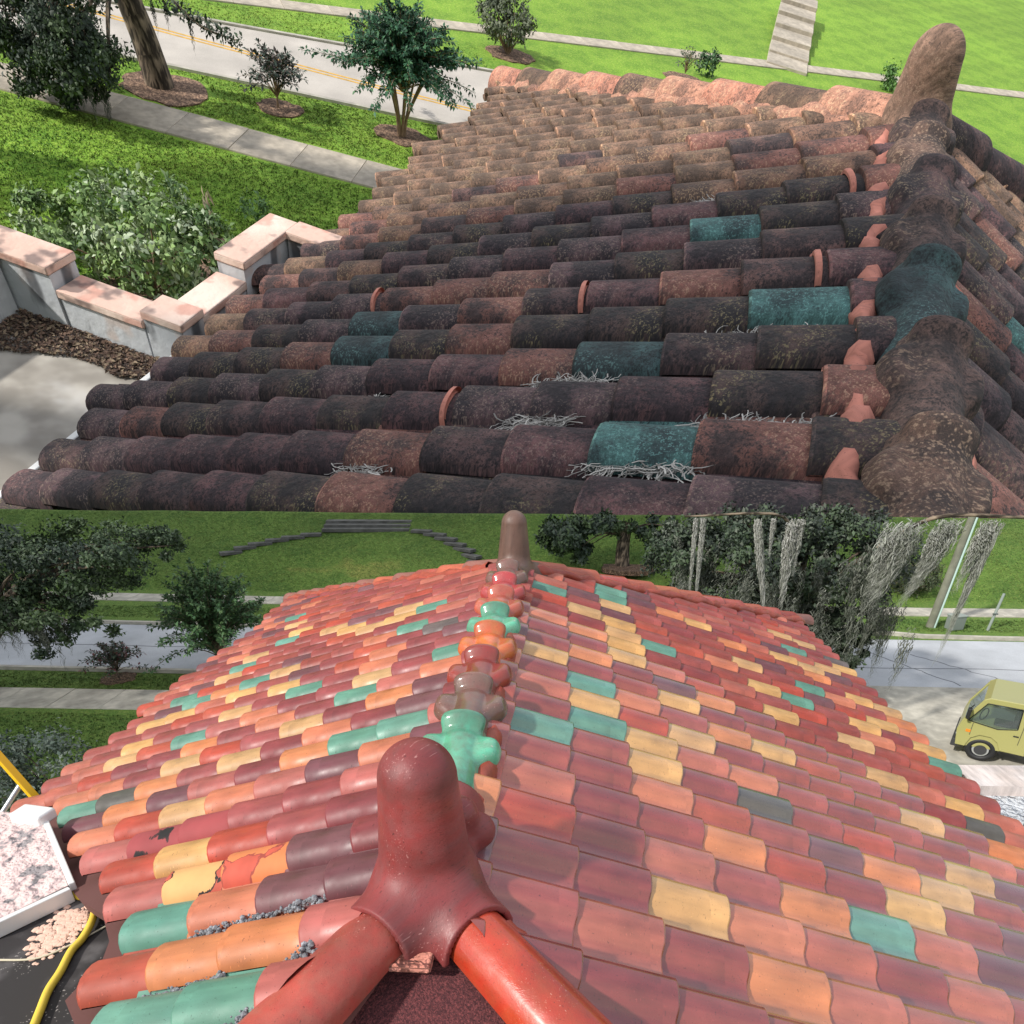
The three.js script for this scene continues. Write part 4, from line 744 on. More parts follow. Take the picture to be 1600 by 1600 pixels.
// ---- pole, box and post on the grass island
{
  const t = thing('utility_pole', 'tall leaning pale utility pole on the grass island', 'pole', LOW, [14.29, 0, -25.2]);
  part('shaft', tube([V(0, -0.2, 0), V(0.31, 3.9, 0)], [0.15, 0.12], 16), std({ color: srgb(168, 174, 164), map: concrete.map, roughness: 0.85 }), t);
  part('cable_guard', tube([V(0.12, 0, 0.12), V(0.41, 3.88, 0.12)], [0.035, 0.035], 8), std({ color: srgb(176, 200, 192), roughness: 0.5 }), t);
  const b = thing('utility_box', 'small grey utility box on the grass beside the leaning pole', 'utility box', LOW, [15.05, 0, -25.0], 0.3);
  part('case', box(0.5, 0.48, 0.4, 0, 0.24, 0, 0.03), std({ color: srgb(120, 128, 122), roughness: 0.6 }), b); part('lid', box(0.54, 0.06, 0.44, 0, 0.51, 0, 0.02), std({ color: srgb(140, 148, 142), roughness: 0.6 }), b);
  const p = thing('marker_post', 'thin pale marker post between the utility box and the frame edge', 'post', LOW, [16.2, 0, -24.9]);
  part('post', tube([V(0, -0.1, 0), V(0.14, 1.35, 0)], [0.05, 0.045], 10), std({ color: srgb(140, 150, 144), roughness: 0.7 }), p); part('bracket', box(0.18, 0.05, 0.06, 0.06, 0.62, 0.04, 0.01), std({ color: srgb(90, 96, 94), roughness: 0.6 }), p);
}
// ---- trees and shrubs on level ground
function tree(name, label, category, F, pos, { trunk, crowns, limbMat = bark, trunkR = [0.2, 0.12], extra }, group) {
  const t = thing(name, label, category, F, pos, 0, group);
  part('trunk', mergeGeometries([smoothTube(trunk, ...trunkR, 12, 12), ...(crowns.limbs ?? [])]), limbMat, t);
  part('crown', crowns.geo, leafMat, t);
  extra?.(t); return t;
}
{
  // left oak with drooping boughs
  const c = crown(301, 32000, [[-0.8, 3.5, 0.4, 2.3, 1.35, 1.6, 3.2], [1.6, 3.85, 0.0, 2.1, 0.9, 1.4, 2.4], [0.6, 2.5, 0.9, 1.0, 1.0, 0.8, 1.1], [1.8, 2.5, 0.4, 0.7, 0.6, 0.7, 0.5], [3.2, 4.1, -0.4, 1.1, 0.5, 0.8, 0.7]], 0.06, DARK_OAK, { clumps: 150, spread: 0.17 });
  c.limbs = limbs(V(-1.2, 2.2, 0), c.clumps, 0.12, 4, 7);
  tree('oak_tree', 'dark oak with drooping mossy boughs over the street at the left', 'oak tree', LOW, [-13.6, 0, -17.2], { trunk: [V(-2.6, -0.2, 0), V(-2.2, 1.2, 0), V(-1.2, 2.2, 0), V(0, 3.2, 0)], trunkR: [0.42, 0.2], crowns: c, extra: (t) => {
    const rr = rngOf(8); for (let i = 0; i < 9; i++) part('spanish_moss', mossGeo(400 + i, V(-0.6 + rr() * 2.6, 2.5 + rr() * 0.5, 0.8 + rr() * 0.6), 0.8 + rr() * 0.7, 0.22, 30), mossMat, t);
  } });
}
{
  // crape myrtle left of the roof
  const s = sprays(311, { fork: V(0.1, 0.7, 0), count: 110, spread: 1.9, height: 2.85, droop: 1.2, leaves: 15000, size: 0.062, colours: MYRTLE, bare: 0.22, stemR: 0.02 });
  const t = thing('crape_myrtle', 'leafy green crape myrtle on the verge left of the painted roof', 'tree', LOW, [-9.6, 0, -19.0 + 0.55]);
  part('trunk', mergeGeometries([smoothTube([V(0, -0.1, 0), V(0.04, 0.4, 0), V(0.1, 0.8, 0)], 0.10, 0.07, 6, 8), smoothTube([V(0.08, -0.1, 0.05), V(0.2, 0.4, 0.1), V(0.4, 1.1, 0.2)], 0.06, 0.04, 6, 8), s.stems]), bark, t);
  part('crown', s.leaves, leafMat, t);
}
{
  const RED = [[0.05, 0.08, 0.05], [0.07, 0.10, 0.06], [0.045, 0.065, 0.045], [0.16, 0.05, 0.05]];
  const s = sprays(321, { fork: V(0, 0.22, 0), count: 40, spread: 0.95, height: 0.95, droop: 0.3, leaves: 2400, size: 0.05, colours: RED, bare: 0.3, stemR: 0.010 });
  const t = thing('flowering_shrub', 'small reddish flowering shrub on the verge by the street', 'shrub', LOW, [-12.75, 0, -18.35]);
  part('stem', mergeGeometries([smoothTube([V(0, -0.05, 0), V(0, 0.2, 0), V(0, 0.26, 0)], 0.03, 0.02, 4, 6), s.stems]), bark, t); part('crown', s.leaves, leafMat, t);
  single('mulch_bed', disc(0.5, 0.02, 5), mulch, LOW, [-12.75, 0, -18.35], 0, 'round mulch bed under the small reddish shrub', 'mulch');
}
{
  const SAGE = [[0.07, 0.10, 0.075], [0.10, 0.135, 0.10], [0.05, 0.075, 0.055], [0.13, 0.16, 0.125]];
  const c = crown(331, 9000, [[0, 0.8, 0, 1.1, 0.95, 1.0, 2], [-1.2, 0.7, -0.1, 1.0, 0.85, 0.9, 1.5], [0.7, 0.35, 0.3, 0.6, 0.5, 0.6, 0.6]], 0.048, SAGE, { clumps: 120, spread: 0.2 });
  const t = thing('shrub', 'grey green bushy shrub behind the ladder', 'shrub', LOW, [-9.6, 0, -11.0]); part('stem', mergeGeometries(limbs(V(0, 0, 0), c.clumps, 0.04, 3, 12)), bark, t); part('crown', c.geo, leafMat, t);
  const c2 = crown(332, 2600, [[0, 0.35, 0, 0.7, 0.4, 0.5, 1]], 0.045, MYRTLE, { clumps: 40, spread: 0.25 });
  const t2 = thing('shrub', 'low dark green shrub right of the grey green one, touching the roof edge', 'shrub', LOW, [-8.0, 0, -11.5]); part('crown', c2.geo, leafMat, t2); part('stem', mergeGeometries(limbs(V(0, 0, 0), c2.clumps, 0.03, 5, 8)), bark, t2);
}
{
  const c = crown(341, 900, [[0, 0.3, 0, 0.32, 0.3, 0.3, 1]], 0.07, MYRTLE, { clumps: 20, spread: 0.3 });
  const t = thing('shrub', 'tiny green shrub beside the far sidewalk above the left hip', 'shrub', LOW, [-10.1, 0, -26.2]); part('crown', c.geo, leafMat, t); part('stem', mergeGeometries(limbs(V(0, 0, 0), c.clumps, 0.03, 5, 5)), bark, t);
}
{
  // oak on the bank behind the finial, with a dark trunk
  const z = -31.0, y0 = bankY(3.4, z);
  const c = crown(351, 14000, [[-2.6, 1.45, 0.4, 1.25, 0.75, 1.0, 1.6], [-0.9, 1.85, 0.2, 1.3, 0.4, 0.9, 1.2], [1.6, 1.62, 0.3, 1.3, 0.55, 1.0, 1.5], [-1.9, 0.75, 0.6, 0.5, 0.5, 0.5, 0.5]], 0.10, DARK_OAK, { clumps: 90, spread: 0.2 });
  c.limbs = limbs(V(0, 1.5, 0), c.clumps, 0.09, 4, 8);
  tree('oak_tree', 'oak with dark straight trunk on the lawn just right of the far finial', 'oak tree', LOW, [3.4, y0, z], { trunk: [V(0, -0.2, 0), V(-0.05, 0.7, 0), V(0, 1.5, 0), V(0.1, 1.9, 0)], trunkR: [0.34, 0.22], crowns: c });
  const m = single('mulch_bed', disc(0.95, 0.12, 9, 22, 1.2), mulch, LOW, [3.6, y0 - 0.05, z + 0.35], 0, 'mulch bed round the dark oak trunk on the lawn', 'mulch');
}
{
  // big mossy oak right of the roof
  const GREYOAK = [[0.025, 0.045, 0.022], [0.040, 0.060, 0.032], [0.055, 0.085, 0.042], [0.030, 0.042, 0.030], [0.08, 0.095, 0.07]];
  const c = crown(361, 46000, [[-1.6, 3.95, 0, 2.2, 1.05, 1.6, 2.4], [0.6, 3.95, 0.2, 2.0, 1.1, 1.7, 2.6], [-0.6, 4.75, 0.4, 2.6, 0.4, 1.2, 1.3], [-3.0, 4.1, 0.2, 1.1, 0.9, 1.2, 1.3], [0.9, 2.7, 0.5, 1.1, 1.0, 1.0, 1.7], [-1.7, 3.0, 0.5, 1.3, 0.6, 1.0, 1.0], [1.2, 2.0, 0.6, 0.55, 0.7, 0.6, 0.8], [-0.4, 2.6, 0.3, 1.2, 0.8, 0.8, 1.1]], 0.062, GREYOAK, { clumps: 300, spread: 0.15 });
  c.limbs = [...limbs(V(0, 2.6, 0), c.clumps, 0.14, 4, 9), smoothTube([V(0.2, 3.2, 0.2), V(1.2, 4.6, 1.4), V(1.6, 5.30, 2.4), V(3.4, 5.34, 2.6)], 0.07, 0.03, 14, 8), smoothTube([V(0.0, 3.2, 0.2), V(-1.0, 4.6, 1.4), V(-1.6, 5.32, 2.5), V(-3.6, 5.3, 2.6)], 0.06, 0.02, 14, 8)];
  tree('oak_tree', 'large dark oak hung with grey moss right of the painted roof', 'oak tree', LOW, [6.6, 0, -17.6], { trunk: [V(0.1, -0.2, -0.1), V(0, 1.0, 0), V(-0.1, 2.6, 0), V(-0.5, 3.9, 0)], trunkR: [0.55, 0.3], crowns: c, extra: (t) => {
    const rr = rngOf(18);
    for (let i = 0; i < 70; i++) part('spanish_moss', mossGeo(500 + i, V(-3.4 + rr() * 5.6, 2.7 + rr() * 2.0, 0.5 + rr() * 1.8), 0.7 + rr() * 1.0, 0.22 + 0.25 * rr(), 34, GREY_MOSS, 0.010, (rr() - 0.5) * 0.3), mossMat, t);
    const PALE = [[0.42, 0.41, 0.39], [0.34, 0.34, 0.31], [0.28, 0.28, 0.25]];
    // long pale strands nearest the viewer: [x, y, z, length, width]
    [[-2.1, 5.28, 2.6, 1.75, 0.16], [-1.35, 5.28, 2.6, 1.55, 0.26], [-3.35, 5.28, 2.6, 1.3, 0.10], [-3.2, 5.28, 2.6, 1.5, 0.11], [-1.75, 5.28, 2.6, 0.6, 0.10], [-1.2, 5.28, 2.6, 0.9, 0.16]].forEach(([x, y, z, l, w], i) => part('spanish_moss', mossGeo(560 + i, V(x, y, z), l, w, 260, PALE, 0.008, i < 1 ? 0.24 : 0.03), mossMat, t, 'long pale strand of hanging moss'));
    [[1.2, 5.3, 2.5, 1.7, 0.55, -0.30], [0.9, 5.2, 2.4, 1.5, 0.5, -0.2], [2.0, 5.3, 2.6, 1.6, 0.38, -0.42], [1.75, 5.3, 2.6, 1.2, 0.35, -0.25], [2.75, 5.3, 2.6, 2.3, 0.22, -0.12], [2.6, 5.3, 2.6, 1.2, 0.3, -0.2]].forEach(([x, y, z, l, w, ln], i) => part('spanish_moss', mossGeo(580 + i, V(x, y, z), l, w, 260, [[0.30, 0.31, 0.27], [0.24, 0.25, 0.21], [0.36, 0.36, 0.33]], 0.008, ln), mossMat, t, 'long grey curtain of hanging moss'));
  } });
}
{
  const c = crown(371, 5200, [[0, 0.72, 0, 0.95, 0.75, 0.9, 1]], 0.05, [[0.06, 0.075, 0.03], [0.045, 0.065, 0.028], [0.09, 0.09, 0.045]], { clumps: 120, spread: 0.2, lo: 0.75 });
  const t = thing('shrub', 'clipped round olive shrub left of the leaning pole', 'shrub', LOW, [15.3, bankY(15.3, -29.2), -29.2]); part('crown', c.geo, leafMat, t); part('stem', mergeGeometries(limbs(V(0, 0, 0), c.clumps, 0.04, 5, 16)), bark, t);
}

// ================================================================ SLOPE WITH THE OLD HOUSE
{
  const xs = [], zs = []; for (let x = -60; x <= 60; x += 1) xs.push(x); for (let z = -8; z >= -125; z -= 1) zs.push(z);
  const pos = [], uv = [], col = [], idx = [];
  for (const z of zs) for (const x of xs) { pos.push(x, 0, z); uv.push(x, z); const n = vnoise(x * 0.35 + 170, z * 0.35 + 170, 9999, 8), k = 0.85 + 0.3 * n; col.push(k, k, k * 0.95); }
  const W = xs.length; for (let j = 0; j < zs.length - 1; j++) for (let i = 0; i < W - 1; i++) { const a = j * W + i; idx.push(a, a + 1, a + W, a + 1, a + W + 1, a + W); }
  structure('hillside', rawGeo(pos, null, uv, col, idx), std({ map: M.grassUp, vertexColors: true, roughness: 0.95, bumpMap: M.grassBump, bumpScale: 0.02 * 26 }), UP);
}
structure('road', sheet([[-40, -13.4], [-15.9, -21.5], [6, -28.85], [6, -37], [-16.7, -25.6], [-40, -14.5]], 0.012), asphaltWarm, UP);
strip('kerb', [[-40, -13.3], [-15.9, -21.4], [6, -28.75]], 0.14, -0.05, 0.06, concrete, UP);
strip('kerb', [[-40, -14.6], [-16.7, -25.7], [6, -37.1]], 0.14, -0.05, 0.06, concrete, UP);
{
  const yl = std({ color: srgb(226, 178, 84), roughness: 0.85, map: M.speck });
  const line = (o) => slab([[-26, -21.75 + o], [-16.9, -23.45 + o], [-12, -24.5 + o], [-6, -26 + o], [-6, -26.09 + o], [-12, -24.59 + o], [-16.9, -23.54 + o], [-26, -21.84 + o]], 0.005, 0.018);
  structure('road_marking', mergeGeometries([line(0), line(-0.2)]), yl, UP);
}
walkway([-26, -16.2], [-4, -20.1], 15, 1.42, UP, 0.035, [paving]);
walkway([-22, -24.7], [22, -60.2], 36, 0.85, UP, 0.035, [paving]);
{
  const t = thing('garden_steps', 'pale concrete steps climbing the bright lawn beyond the far sidewalk', 'steps', UP, [-1.2, 0, -41.8], 0.07);
  [[0, 1.6, 0], [-1.7, 1.8, 0.07], [-3.4, 1.7, 0.20], [-5.1, 1.7, 0.33], [-6.8, 1.7, 0.46], [-8.5, 1.7, 0.6]].forEach(([z, d, y]) => part('step', box(1.75, 0.18, d, 0, y, z, 0.02), paving, t));
}
// parapets with pink copings
{
  const t = thing('parapet_wall', 'stepped parapet with stained white walls and pink coping at the old roof edge', 'parapet', UP);
  const wall = (x0, z0, x1, z1, w, top, raised) => { const L = Math.hypot(x1 - x0, z1 - z0), a = -Math.atan2(z1 - z0, x1 - x0), cx = (x0 + x1) / 2, cz = (z0 + z1) / 2; const g = box(L, top - 0.036 - 4.6, w, 0, (top - 0.036 + 4.6) / 2, 0, 0); g.rotateY(a); g.translate(cx, 0, cz); part('wall', metreUV(g), stuccoWhite, t); const c = box(L + 0.012, 0.036, w + 0.022, 0, top - 0.0175, 0, 0.009); c.rotateY(a); c.translate(cx, 0, cz); part('coping', metreUV(c), stuccoPink, t); };
  wall(-4.6, -2.66, -3.32, -2.66, 0.17, 5.62); wall(-3.31, -2.66, -2.90, -2.66, 0.155, 5.53); wall(-2.89, -2.66, -2.70, -2.66, 0.155, 5.575);
  wall(-2.80, -2.76, -2.80, -3.14, 0.14, 5.53); wall(-2.80, -3.15, -2.80, -3.67, 0.14, 5.61); wall(-2.72, -3.62, -2.42, -3.62, 0.13, 5.61);
  wall(-3.62, -2.56, -3.62, -1.8, 0.12, 5.6);
  structure('flat_roof', slab([[-3.6, -2.6], [-2.6, -2.6], [-2.6, -1.2], [-3.6, -1.2]], 5.0, 5.36), roofCoat, UP);
}
// dry leaves heaped along the parapet
{
  const rng = rngOf(88), pos = [], col = []; const cs = [[0.09, 0.055, 0.04], [0.05, 0.035, 0.028], [0.16, 0.10, 0.07], [0.24, 0.18, 0.12]];
  for (let i = 0; i < 6000; i++) {
    const u = rng(), x = -3.56 + 0.93 * u, wid = 0.10 + 0.22 * Math.max(0, 1 - Math.abs(u - 0.1) * 2.2) + 0.10 * Math.max(0, 1 - Math.abs(u - 0.65) * 4), z = -2.57 + wid * Math.pow(rng(), 1.4), y = 5.363 + 0.02 * rng(), a = rng() * 6.28, s = 0.004 + 0.007 * rng(), h = (rng() - 0.5) * s, c = cs[Math.floor(rng() * 4)];
    const d = V(Math.cos(a) * s * 1.6, h, Math.sin(a) * s * 1.6), e = V(-Math.sin(a) * s * 0.6, -h * 0.5, Math.cos(a) * s * 0.6);
    pos.push(x - d.x, y - d.y, z - d.z, x + e.x, y + e.y + 0.003, z + e.z, x + d.x, y + d.y, z + d.z, x - d.x, y - d.y, z - d.z, x + d.x, y + d.y, z + d.z, x - e.x, y - e.y, z - e.z); for (let k = 0; k < 6; k++) col.push(...c);
  }
  const m = new THREE.Mesh(rawGeo(pos, null, null, col), std({ vertexColors: true, roughness: 0.95 })); m.name = 'leaf_litter'; stuffOf(m, 'heaps of dry brown leaves along the white parapet', 'leaf litter', UP);
}
// dried grey moss caught in the roof channels
{
  const tangle = (seed, L, w, n) => {
    const rng = rngOf(seed), pos = [], col = [];
    for (let i = 0; i < n; i++) {
      let p = V((rng() - 0.5) * w, 0.004 + rng() * 0.012, (rng() - 0.5) * L), a = (rng() - 0.5) * 1.5 + (rng() < 0.5 ? Math.PI : 0), r = 0.0008 + rng() * 0.0015; const v = 0.14 + rng() * 0.46, turn = (rng() - 0.5) * 1.6, st = 0.006 + rng() * 0.011;
      for (let k = 0; k < 6; k++) { a += turn * 0.5 + (rng() - 0.5) * 0.5; const q = p.clone().add(V(Math.cos(a) * st, (rng() - 0.45) * 0.008, Math.sin(a) * st)), s = V(-Math.sin(a) * r, 0.001, Math.cos(a) * r); pos.push(p.x - s.x, p.y, p.z - s.z, p.x + s.x, p.y, p.z + s.z, q.x + s.x, q.y, q.z + s.z, p.x - s.x, p.y, p.z - s.z, q.x + s.x, q.y, q.z + s.z, q.x - s.x, q.y, q.z - s.z); for (let u = 0; u < 6; u++) col.push(v, v * 0.95, v * 0.87); p = q; }
    }
    return rawGeo(pos, null, null, col);
  };
  const places = [[0.95, -2.06, 0.22, 150, 'pale clump of dried moss above the left of the two near teal tiles'], [0.36, -1.80, 0.34, 190, 'widest clump of dried moss, beside the lowest dark tile by the ridge'], [0.62, -1.63, 0.30, 150, 'flattened dried moss at the bottom edge of the old roof below the teal tile'], [0.42, -2.33, 0.30, 120, 'thin dried moss below the upper teal tile by the ridge'], [1.62, -1.95, 0.12, 60, 'small dried moss wisp in the middle of the old roof'], [2.28, -2.55, 0.16, 90, 'dried moss near the left eave of the old roof'], [0.98, -1.84, 0.18, 90, 'dried moss just below the near teal tile'], [1.45, -1.58, 0.12, 50, 'dried moss wisp at the bottom left of the old roof'], [0.75, -3.65, 0.12, 70, 'white tuft of dried moss high on the old roof']];
  places.forEach(([s, z, L, n, label], i) => {
    const g = tangle(900 + i, 0.06, L * 0.9, Math.round(n * 1.7)), m = new THREE.Mesh(g, mossMat); m.name = numbered('dried_moss'); m.userData = { label, category: 'dried moss', group: 'clumps of dried moss on the old roof', kind: 'stuff' }; m.castShadow = m.receiveShadow = true;
    const lm = slopeMatrix(-1, s, z - 0.015, 0.035).multiply(new THREE.Matrix4().makeRotationX(Math.PI / 2)).multiply(new THREE.Matrix4().makeRotationY(Math.PI / 2));
    const p = V(), q = new THREE.Quaternion(), sc = V(); lm.decompose(p, q, sc);
    m.position.copy(p.multiplyScalar(UP.s).applyQuaternion(UP.q).add(UP.p)); m.quaternion.copy(UP.q).multiply(q); m.scale.setScalar(UP.s); scene.add(m);
  });
}
// ---- trees on the slope
{
  const c = crown(601, 30000, [[-0.5, 1.25, 2.8, 1.5, 0.9, 1.2, 2.6], [-1.5, 1.5, 2.4, 1.4, 1.0, 1.2, 1.6], [0.25, 0.95, 3.0, 0.85, 0.7, 0.8, 0.9], [-0.7, 0.6, 3.0, 0.7, 0.55, 0.7, 0.6], [0.6, 2.6, 2.4, 1.3, 0.6, 1.4, 0.6]], 0.05, DARK_OAK, { clumps: 150, spread: 0.17 });
  c.limbs = [...limbs(V(-0.2, 1.9, 0.6), c.clumps, 0.1, 4, 9), smoothTube([V(-0.3, 1.6, 0.0), V(0.8, 1.9, 0.4), V(1.8, 1.55, 0.5), V(2.7, 1.52, 0.5)], 0.05, 0.012, 10, 6)];
  const tw = leafCloud(rngOf(605), 420, (r) => { const t = r(); return { p: V(0.8 + 2.0 * t + (r() - 0.5) * 0.2, 1.78 - 0.28 * t + (r() - 0.6) * 0.24, 0.45 + (r() - 0.5) * 0.3), n: V(0, 1, 0) }; }, 0.06, DARK_OAK);
  c.geo = mergeGeometries([c.geo, tw]);
  tree('oak_tree', 'oak with thick leaning trunk and hanging boughs at the upper left by the road', 'oak tree', UP, [-15.8, 0, -19.95], { trunk: [V(0.0, -0.1, 0), V(-0.08, 0.3, 0), V(-0.22, 0.9, 0), V(-0.38, 1.6, 0.1), V(-0.6, 2.8, 0.3)], trunkR: [0.36, 0.26], crowns: c, extra: (t) => {
    const rr = rngOf(28); for (let i = 0; i < 12; i++) part('spanish_moss', mossGeo(640 + i, V(-1.5 + rr() * 2.2, 0.9 + rr() * 0.6, 2.4 + rr() * 1.0), 0.5 + rr() * 0.5, 0.14, 26, [[0.05, 0.06, 0.045], [0.08, 0.09, 0.07], [0.12, 0.13, 0.10]], 0.012), mossMat, t);
    [[0.55, 1.75], [0.9, 1.8], [1.5, 1.7]].forEach(([x, y], i) => part('spanish_moss', mossGeo(660 + i, V(x, y, 0.45), 0.55, 0.1, 24, [[0.07, 0.08, 0.06], [0.1, 0.11, 0.09]], 0.01), mossMat, t));
  } });
  single('mulch_bed', disc(0.95, 0.03, 19, 24, 1.2), mulch, UP, [-15.6, 0, -19.9], 0, 'bare mulch bed at the foot of the leaning oak trunk', 'mulch');
}
{
  const s = sprays(611, { fork: V(0, 0.22, 0), count: 34, spread: 0.95, height: 1.0, droop: 0.25, leaves: 1700, size: 0.055, colours: [[0.03, 0.05, 0.035], [0.05, 0.075, 0.05], [0.09, 0.07, 0.06]], bare: 0.3, stemR: 0.012 });
  const t = thing('shrub', 'small thin myrtle in a mulch ring on the near verge', 'shrub', UP, [-13.1, 0, -21.0]); part('stem', mergeGeometries([smoothTube([V(0, -0.05, 0), V(0, 0.15, 0), V(0, 0.26, 0)], 0.035, 0.02, 4, 6), s.stems]), barkPale, t); part('crown', s.leaves, leafMat, t);
  single('mulch_bed', disc(0.55, 0.03, 29, 22, 1.1), mulch, UP, [-13.05, 0, -21.0], 0, 'brown mulch ring under the small thin myrtle', 'mulch');
}
{
  const BLUEG = [[0.025, 0.095, 0.042], [0.036, 0.125, 0.055], [0.02, 0.07, 0.036], [0.06, 0.16, 0.065]];
  const s = sprays(621, { fork: V(0, 0.95, 0), count: 130, spread: 1.8, height: 1.6, droop: 0.85, leaves: 22000, size: 0.05, colours: BLUEG, bare: 0.22, stemR: 0.022 });
  const t = thing('crape_myrtle', 'big dark green crape myrtle with arching sprays on the near verge', 'tree', UP, [-9.98, 0, -21.9]);
  const st = []; const rr = rngOf(31); for (let i = 0; i < 11; i++) { const a = i * 0.9, r = 0.4 + 0.35 * rr(); st.push(smoothTube([V(Math.cos(a) * 0.07, -0.05, Math.sin(a) * 0.07), V(Math.cos(a) * 0.13, 0.4, Math.sin(a) * 0.13), V(Math.cos(a) * r, 1.45, Math.sin(a) * r)], 0.045, 0.022, 8, 7)); }
  const s2 = sprays(623, { fork: V(0, 0.9, 0), count: 16, spread: 2.7, height: 1.1, droop: 0.9, leaves: 2600, size: 0.055, colours: BLUEG, bare: 0.3, stemR: 0.014 });
  part('trunk', mergeGeometries([...st, s.stems, s2.stems]), barkPale, t); part('crown', mergeGeometries([s.leaves, s2.leaves]), leafMat, t);
  single('mulch_bed', disc(0.62, 0.03, 39, 22, 1.2), mulch, UP, [-9.95, 0, -21.95], 0, 'grey mulch ring under the big crape myrtle', 'mulch');
}
{
  const SAGE = [[0.09, 0.11, 0.06], [0.12, 0.14, 0.08], [0.07, 0.09, 0.05]];
  const c = crown(631, 4200, [[-0.2, 0.78, 0, 0.95, 0.52, 0.8, 1]], 0.055, SAGE, { clumps: 110, spread: 0.17, lo: 0.6 });
  const t = thing('shrub', 'round grey green shrub in a mulch ring across the road', 'shrub', UP, [-10.17, 0, -31.3]); part('stem', mergeGeometries(limbs(V(0, 0, 0), c.clumps, 0.05, 5, 8)), barkPale, t); part('crown', c.geo, leafMat, t);
  single('mulch_bed', disc(0.75, 0.03, 49, 22, 1.1), mulch, UP, [-10.1, 0, -31.3], 0, 'pale mulch ring under the round grey green shrub', 'mulch');
  const s = sprays(641, { fork: V(0, 0.2, 0), count: 16, spread: 0.5, height: 0.75, droop: 0.1, leaves: 260, size: 0.05, colours: SAGE, bare: 0.4, stemR: 0.012 });
  const t2 = thing('shrub', 'bare twiggy shrub in a mulch ring just above the old hip', 'shrub', UP, [-4.5, 0, -35.0]); part('stem', s.stems, barkPale, t2); part('crown', s.leaves, leafMat, t2);
  single('mulch_bed', disc(0.75, 0.03, 59, 22, 1.1), mulch, UP, [-4.45, 0, -35.0], 0, 'mulch ring under the bare twiggy shrub', 'mulch');
  const c3 = crown(642, 700, [[0, 0.35, 0, 0.42, 0.36, 0.4, 1]], 0.06, MYRTLE, { clumps: 24, spread: 0.25 });
  const t3 = thing('shrub', 'small round dark shrub on the far sidewalk edge, right of the twiggy one', 'shrub', UP, [-3.9, 0, -36.4]); part('crown', c3.geo, leafMat, t3);
  const c4 = crown(643, 900, [[0, 0.45, 0, 0.6, 0.45, 0.5, 1]], 0.06, [[0.06, 0.14, 0.03], [0.09, 0.19, 0.04]], { clumps: 26, spread: 0.25 });
  const t4 = thing('shrub', 'small bright green shrub just left of the old finial', 'shrub', UP, [3.3, 0, -43.2]); part('crown', c4.geo, leafMat, t4);
}
{
  const PALE = [[0.13, 0.22, 0.06], [0.19, 0.29, 0.09], [0.09, 0.16, 0.05], [0.40, 0.47, 0.31], [0.26, 0.35, 0.14]];
  const c = crown(651, 13000, [[0.2, 1.0, 0, 1.3, 0.95, 1.0, 2], [-1.4, 0.6, 0.1, 1.0, 0.7, 0.9, 1.2], [1.2, 0.9, 0, 0.8, 0.85, 0.8, 1.1]], 0.058, PALE, { clumps: 190, spread: 0.16, lo: 0.55 });
  const t = thing('shrub', 'large pale leaved shrub beyond the pink coping', 'shrub', UP, [-10.5, -0.12, -11.5]); part('stem', mergeGeometries(limbs(V(0, 0, 0), c.clumps, 0.05, 5, 12)), barkPale, t); part('crown', c.geo, leafMat, t);
  structure('soil_bed', sheet([[-11.2, -13.6], [-8.5, -15.6], [-6, -15.4], [-6, -9], [-11.5, -9.5]], 0.02), mulch, UP);
  const fr = leafCloud(rngOf(71), 60, (r) => ({ p: V((r() - 0.5) * 0.12, 1.15 - r() * 1.1, (r() - 0.5) * 0.12), n: V(0, 0, 1), dir: V(0.1, -1, 0) }), 0.05, [[0.36, 0.30, 0.20], [0.28, 0.23, 0.16]], { aspect: 4 });
  const t2 = thing('dead_frond', 'dry tan frond hanging at the right of the pale shrub', 'frond', UP, [-9.6, 0.45, -12.4]); part('foliage', fr, leafMat, t2);
  const c2 = crown(652, 260, [[0, 0.3, 0, 0.3, 0.3, 0.3, 1]], 0.05, [[0.10, 0.20, 0.05], [0.07, 0.15, 0.04]], { clumps: 14, spread: 0.3 });
  const t3 = thing('young_plant', 'young light green plant on the soil bed beyond the parapet', 'plant', UP, [-10.25, 0, -14.9]); part('foliage', c2.geo, leafMat, t3);
}
// oaks left of the frame whose shade falls on the lawn and the old roof
{
  const c = crown(701, 7500, [[-0.3, 7.0, 0.6, 2.6, 0.9, 2.2, 2.4], [1.4, 7.2, -1.9, 1.9, 0.8, 1.3, 1.3], [-2.2, 6.6, 2.6, 1.9, 0.8, 1.6, 1]], 0.17, DARK_OAK, { clumps: 95, spread: 0.25 });
  c.limbs = limbs(V(-0.6, 5, 0), c.clumps, 0.12, 4, 8);
  tree('oak_tree', 'spreading oak left of the frame that shades the lawn', 'oak tree', UP, [-18.2, 0, -12.6], { trunk: [V(-1.2, -0.1, 0), V(-1.0, 2.5, 0), V(-0.6, 5, 0), V(0, 6.6, 0)], trunkR: [0.35, 0.2], crowns: c });
  const d = crown(702, 5200, [[0, 9.5, 0, 1.5, 0.9, 1.5, 2], [-0.4, 9.2, 1.4, 1.2, 0.8, 1.0, 1]], 0.15, DARK_OAK, { clumps: 60, spread: 0.26 });
  d.limbs = limbs(V(-0.8, 7.6, 0), d.clumps, 0.1, 4, 8);
  tree('oak_tree', 'tall oak left of the frame that shades the old roof', 'oak tree', UP, [-4.8, 0, -0.6], { trunk: [V(-3.0, 0, 0.4), V(-2.4, 3, 0.3), V(-1.4, 6, 0), V(-0.5, 8.6, 0)], trunkR: [0.35, 0.15], crowns: d });
}
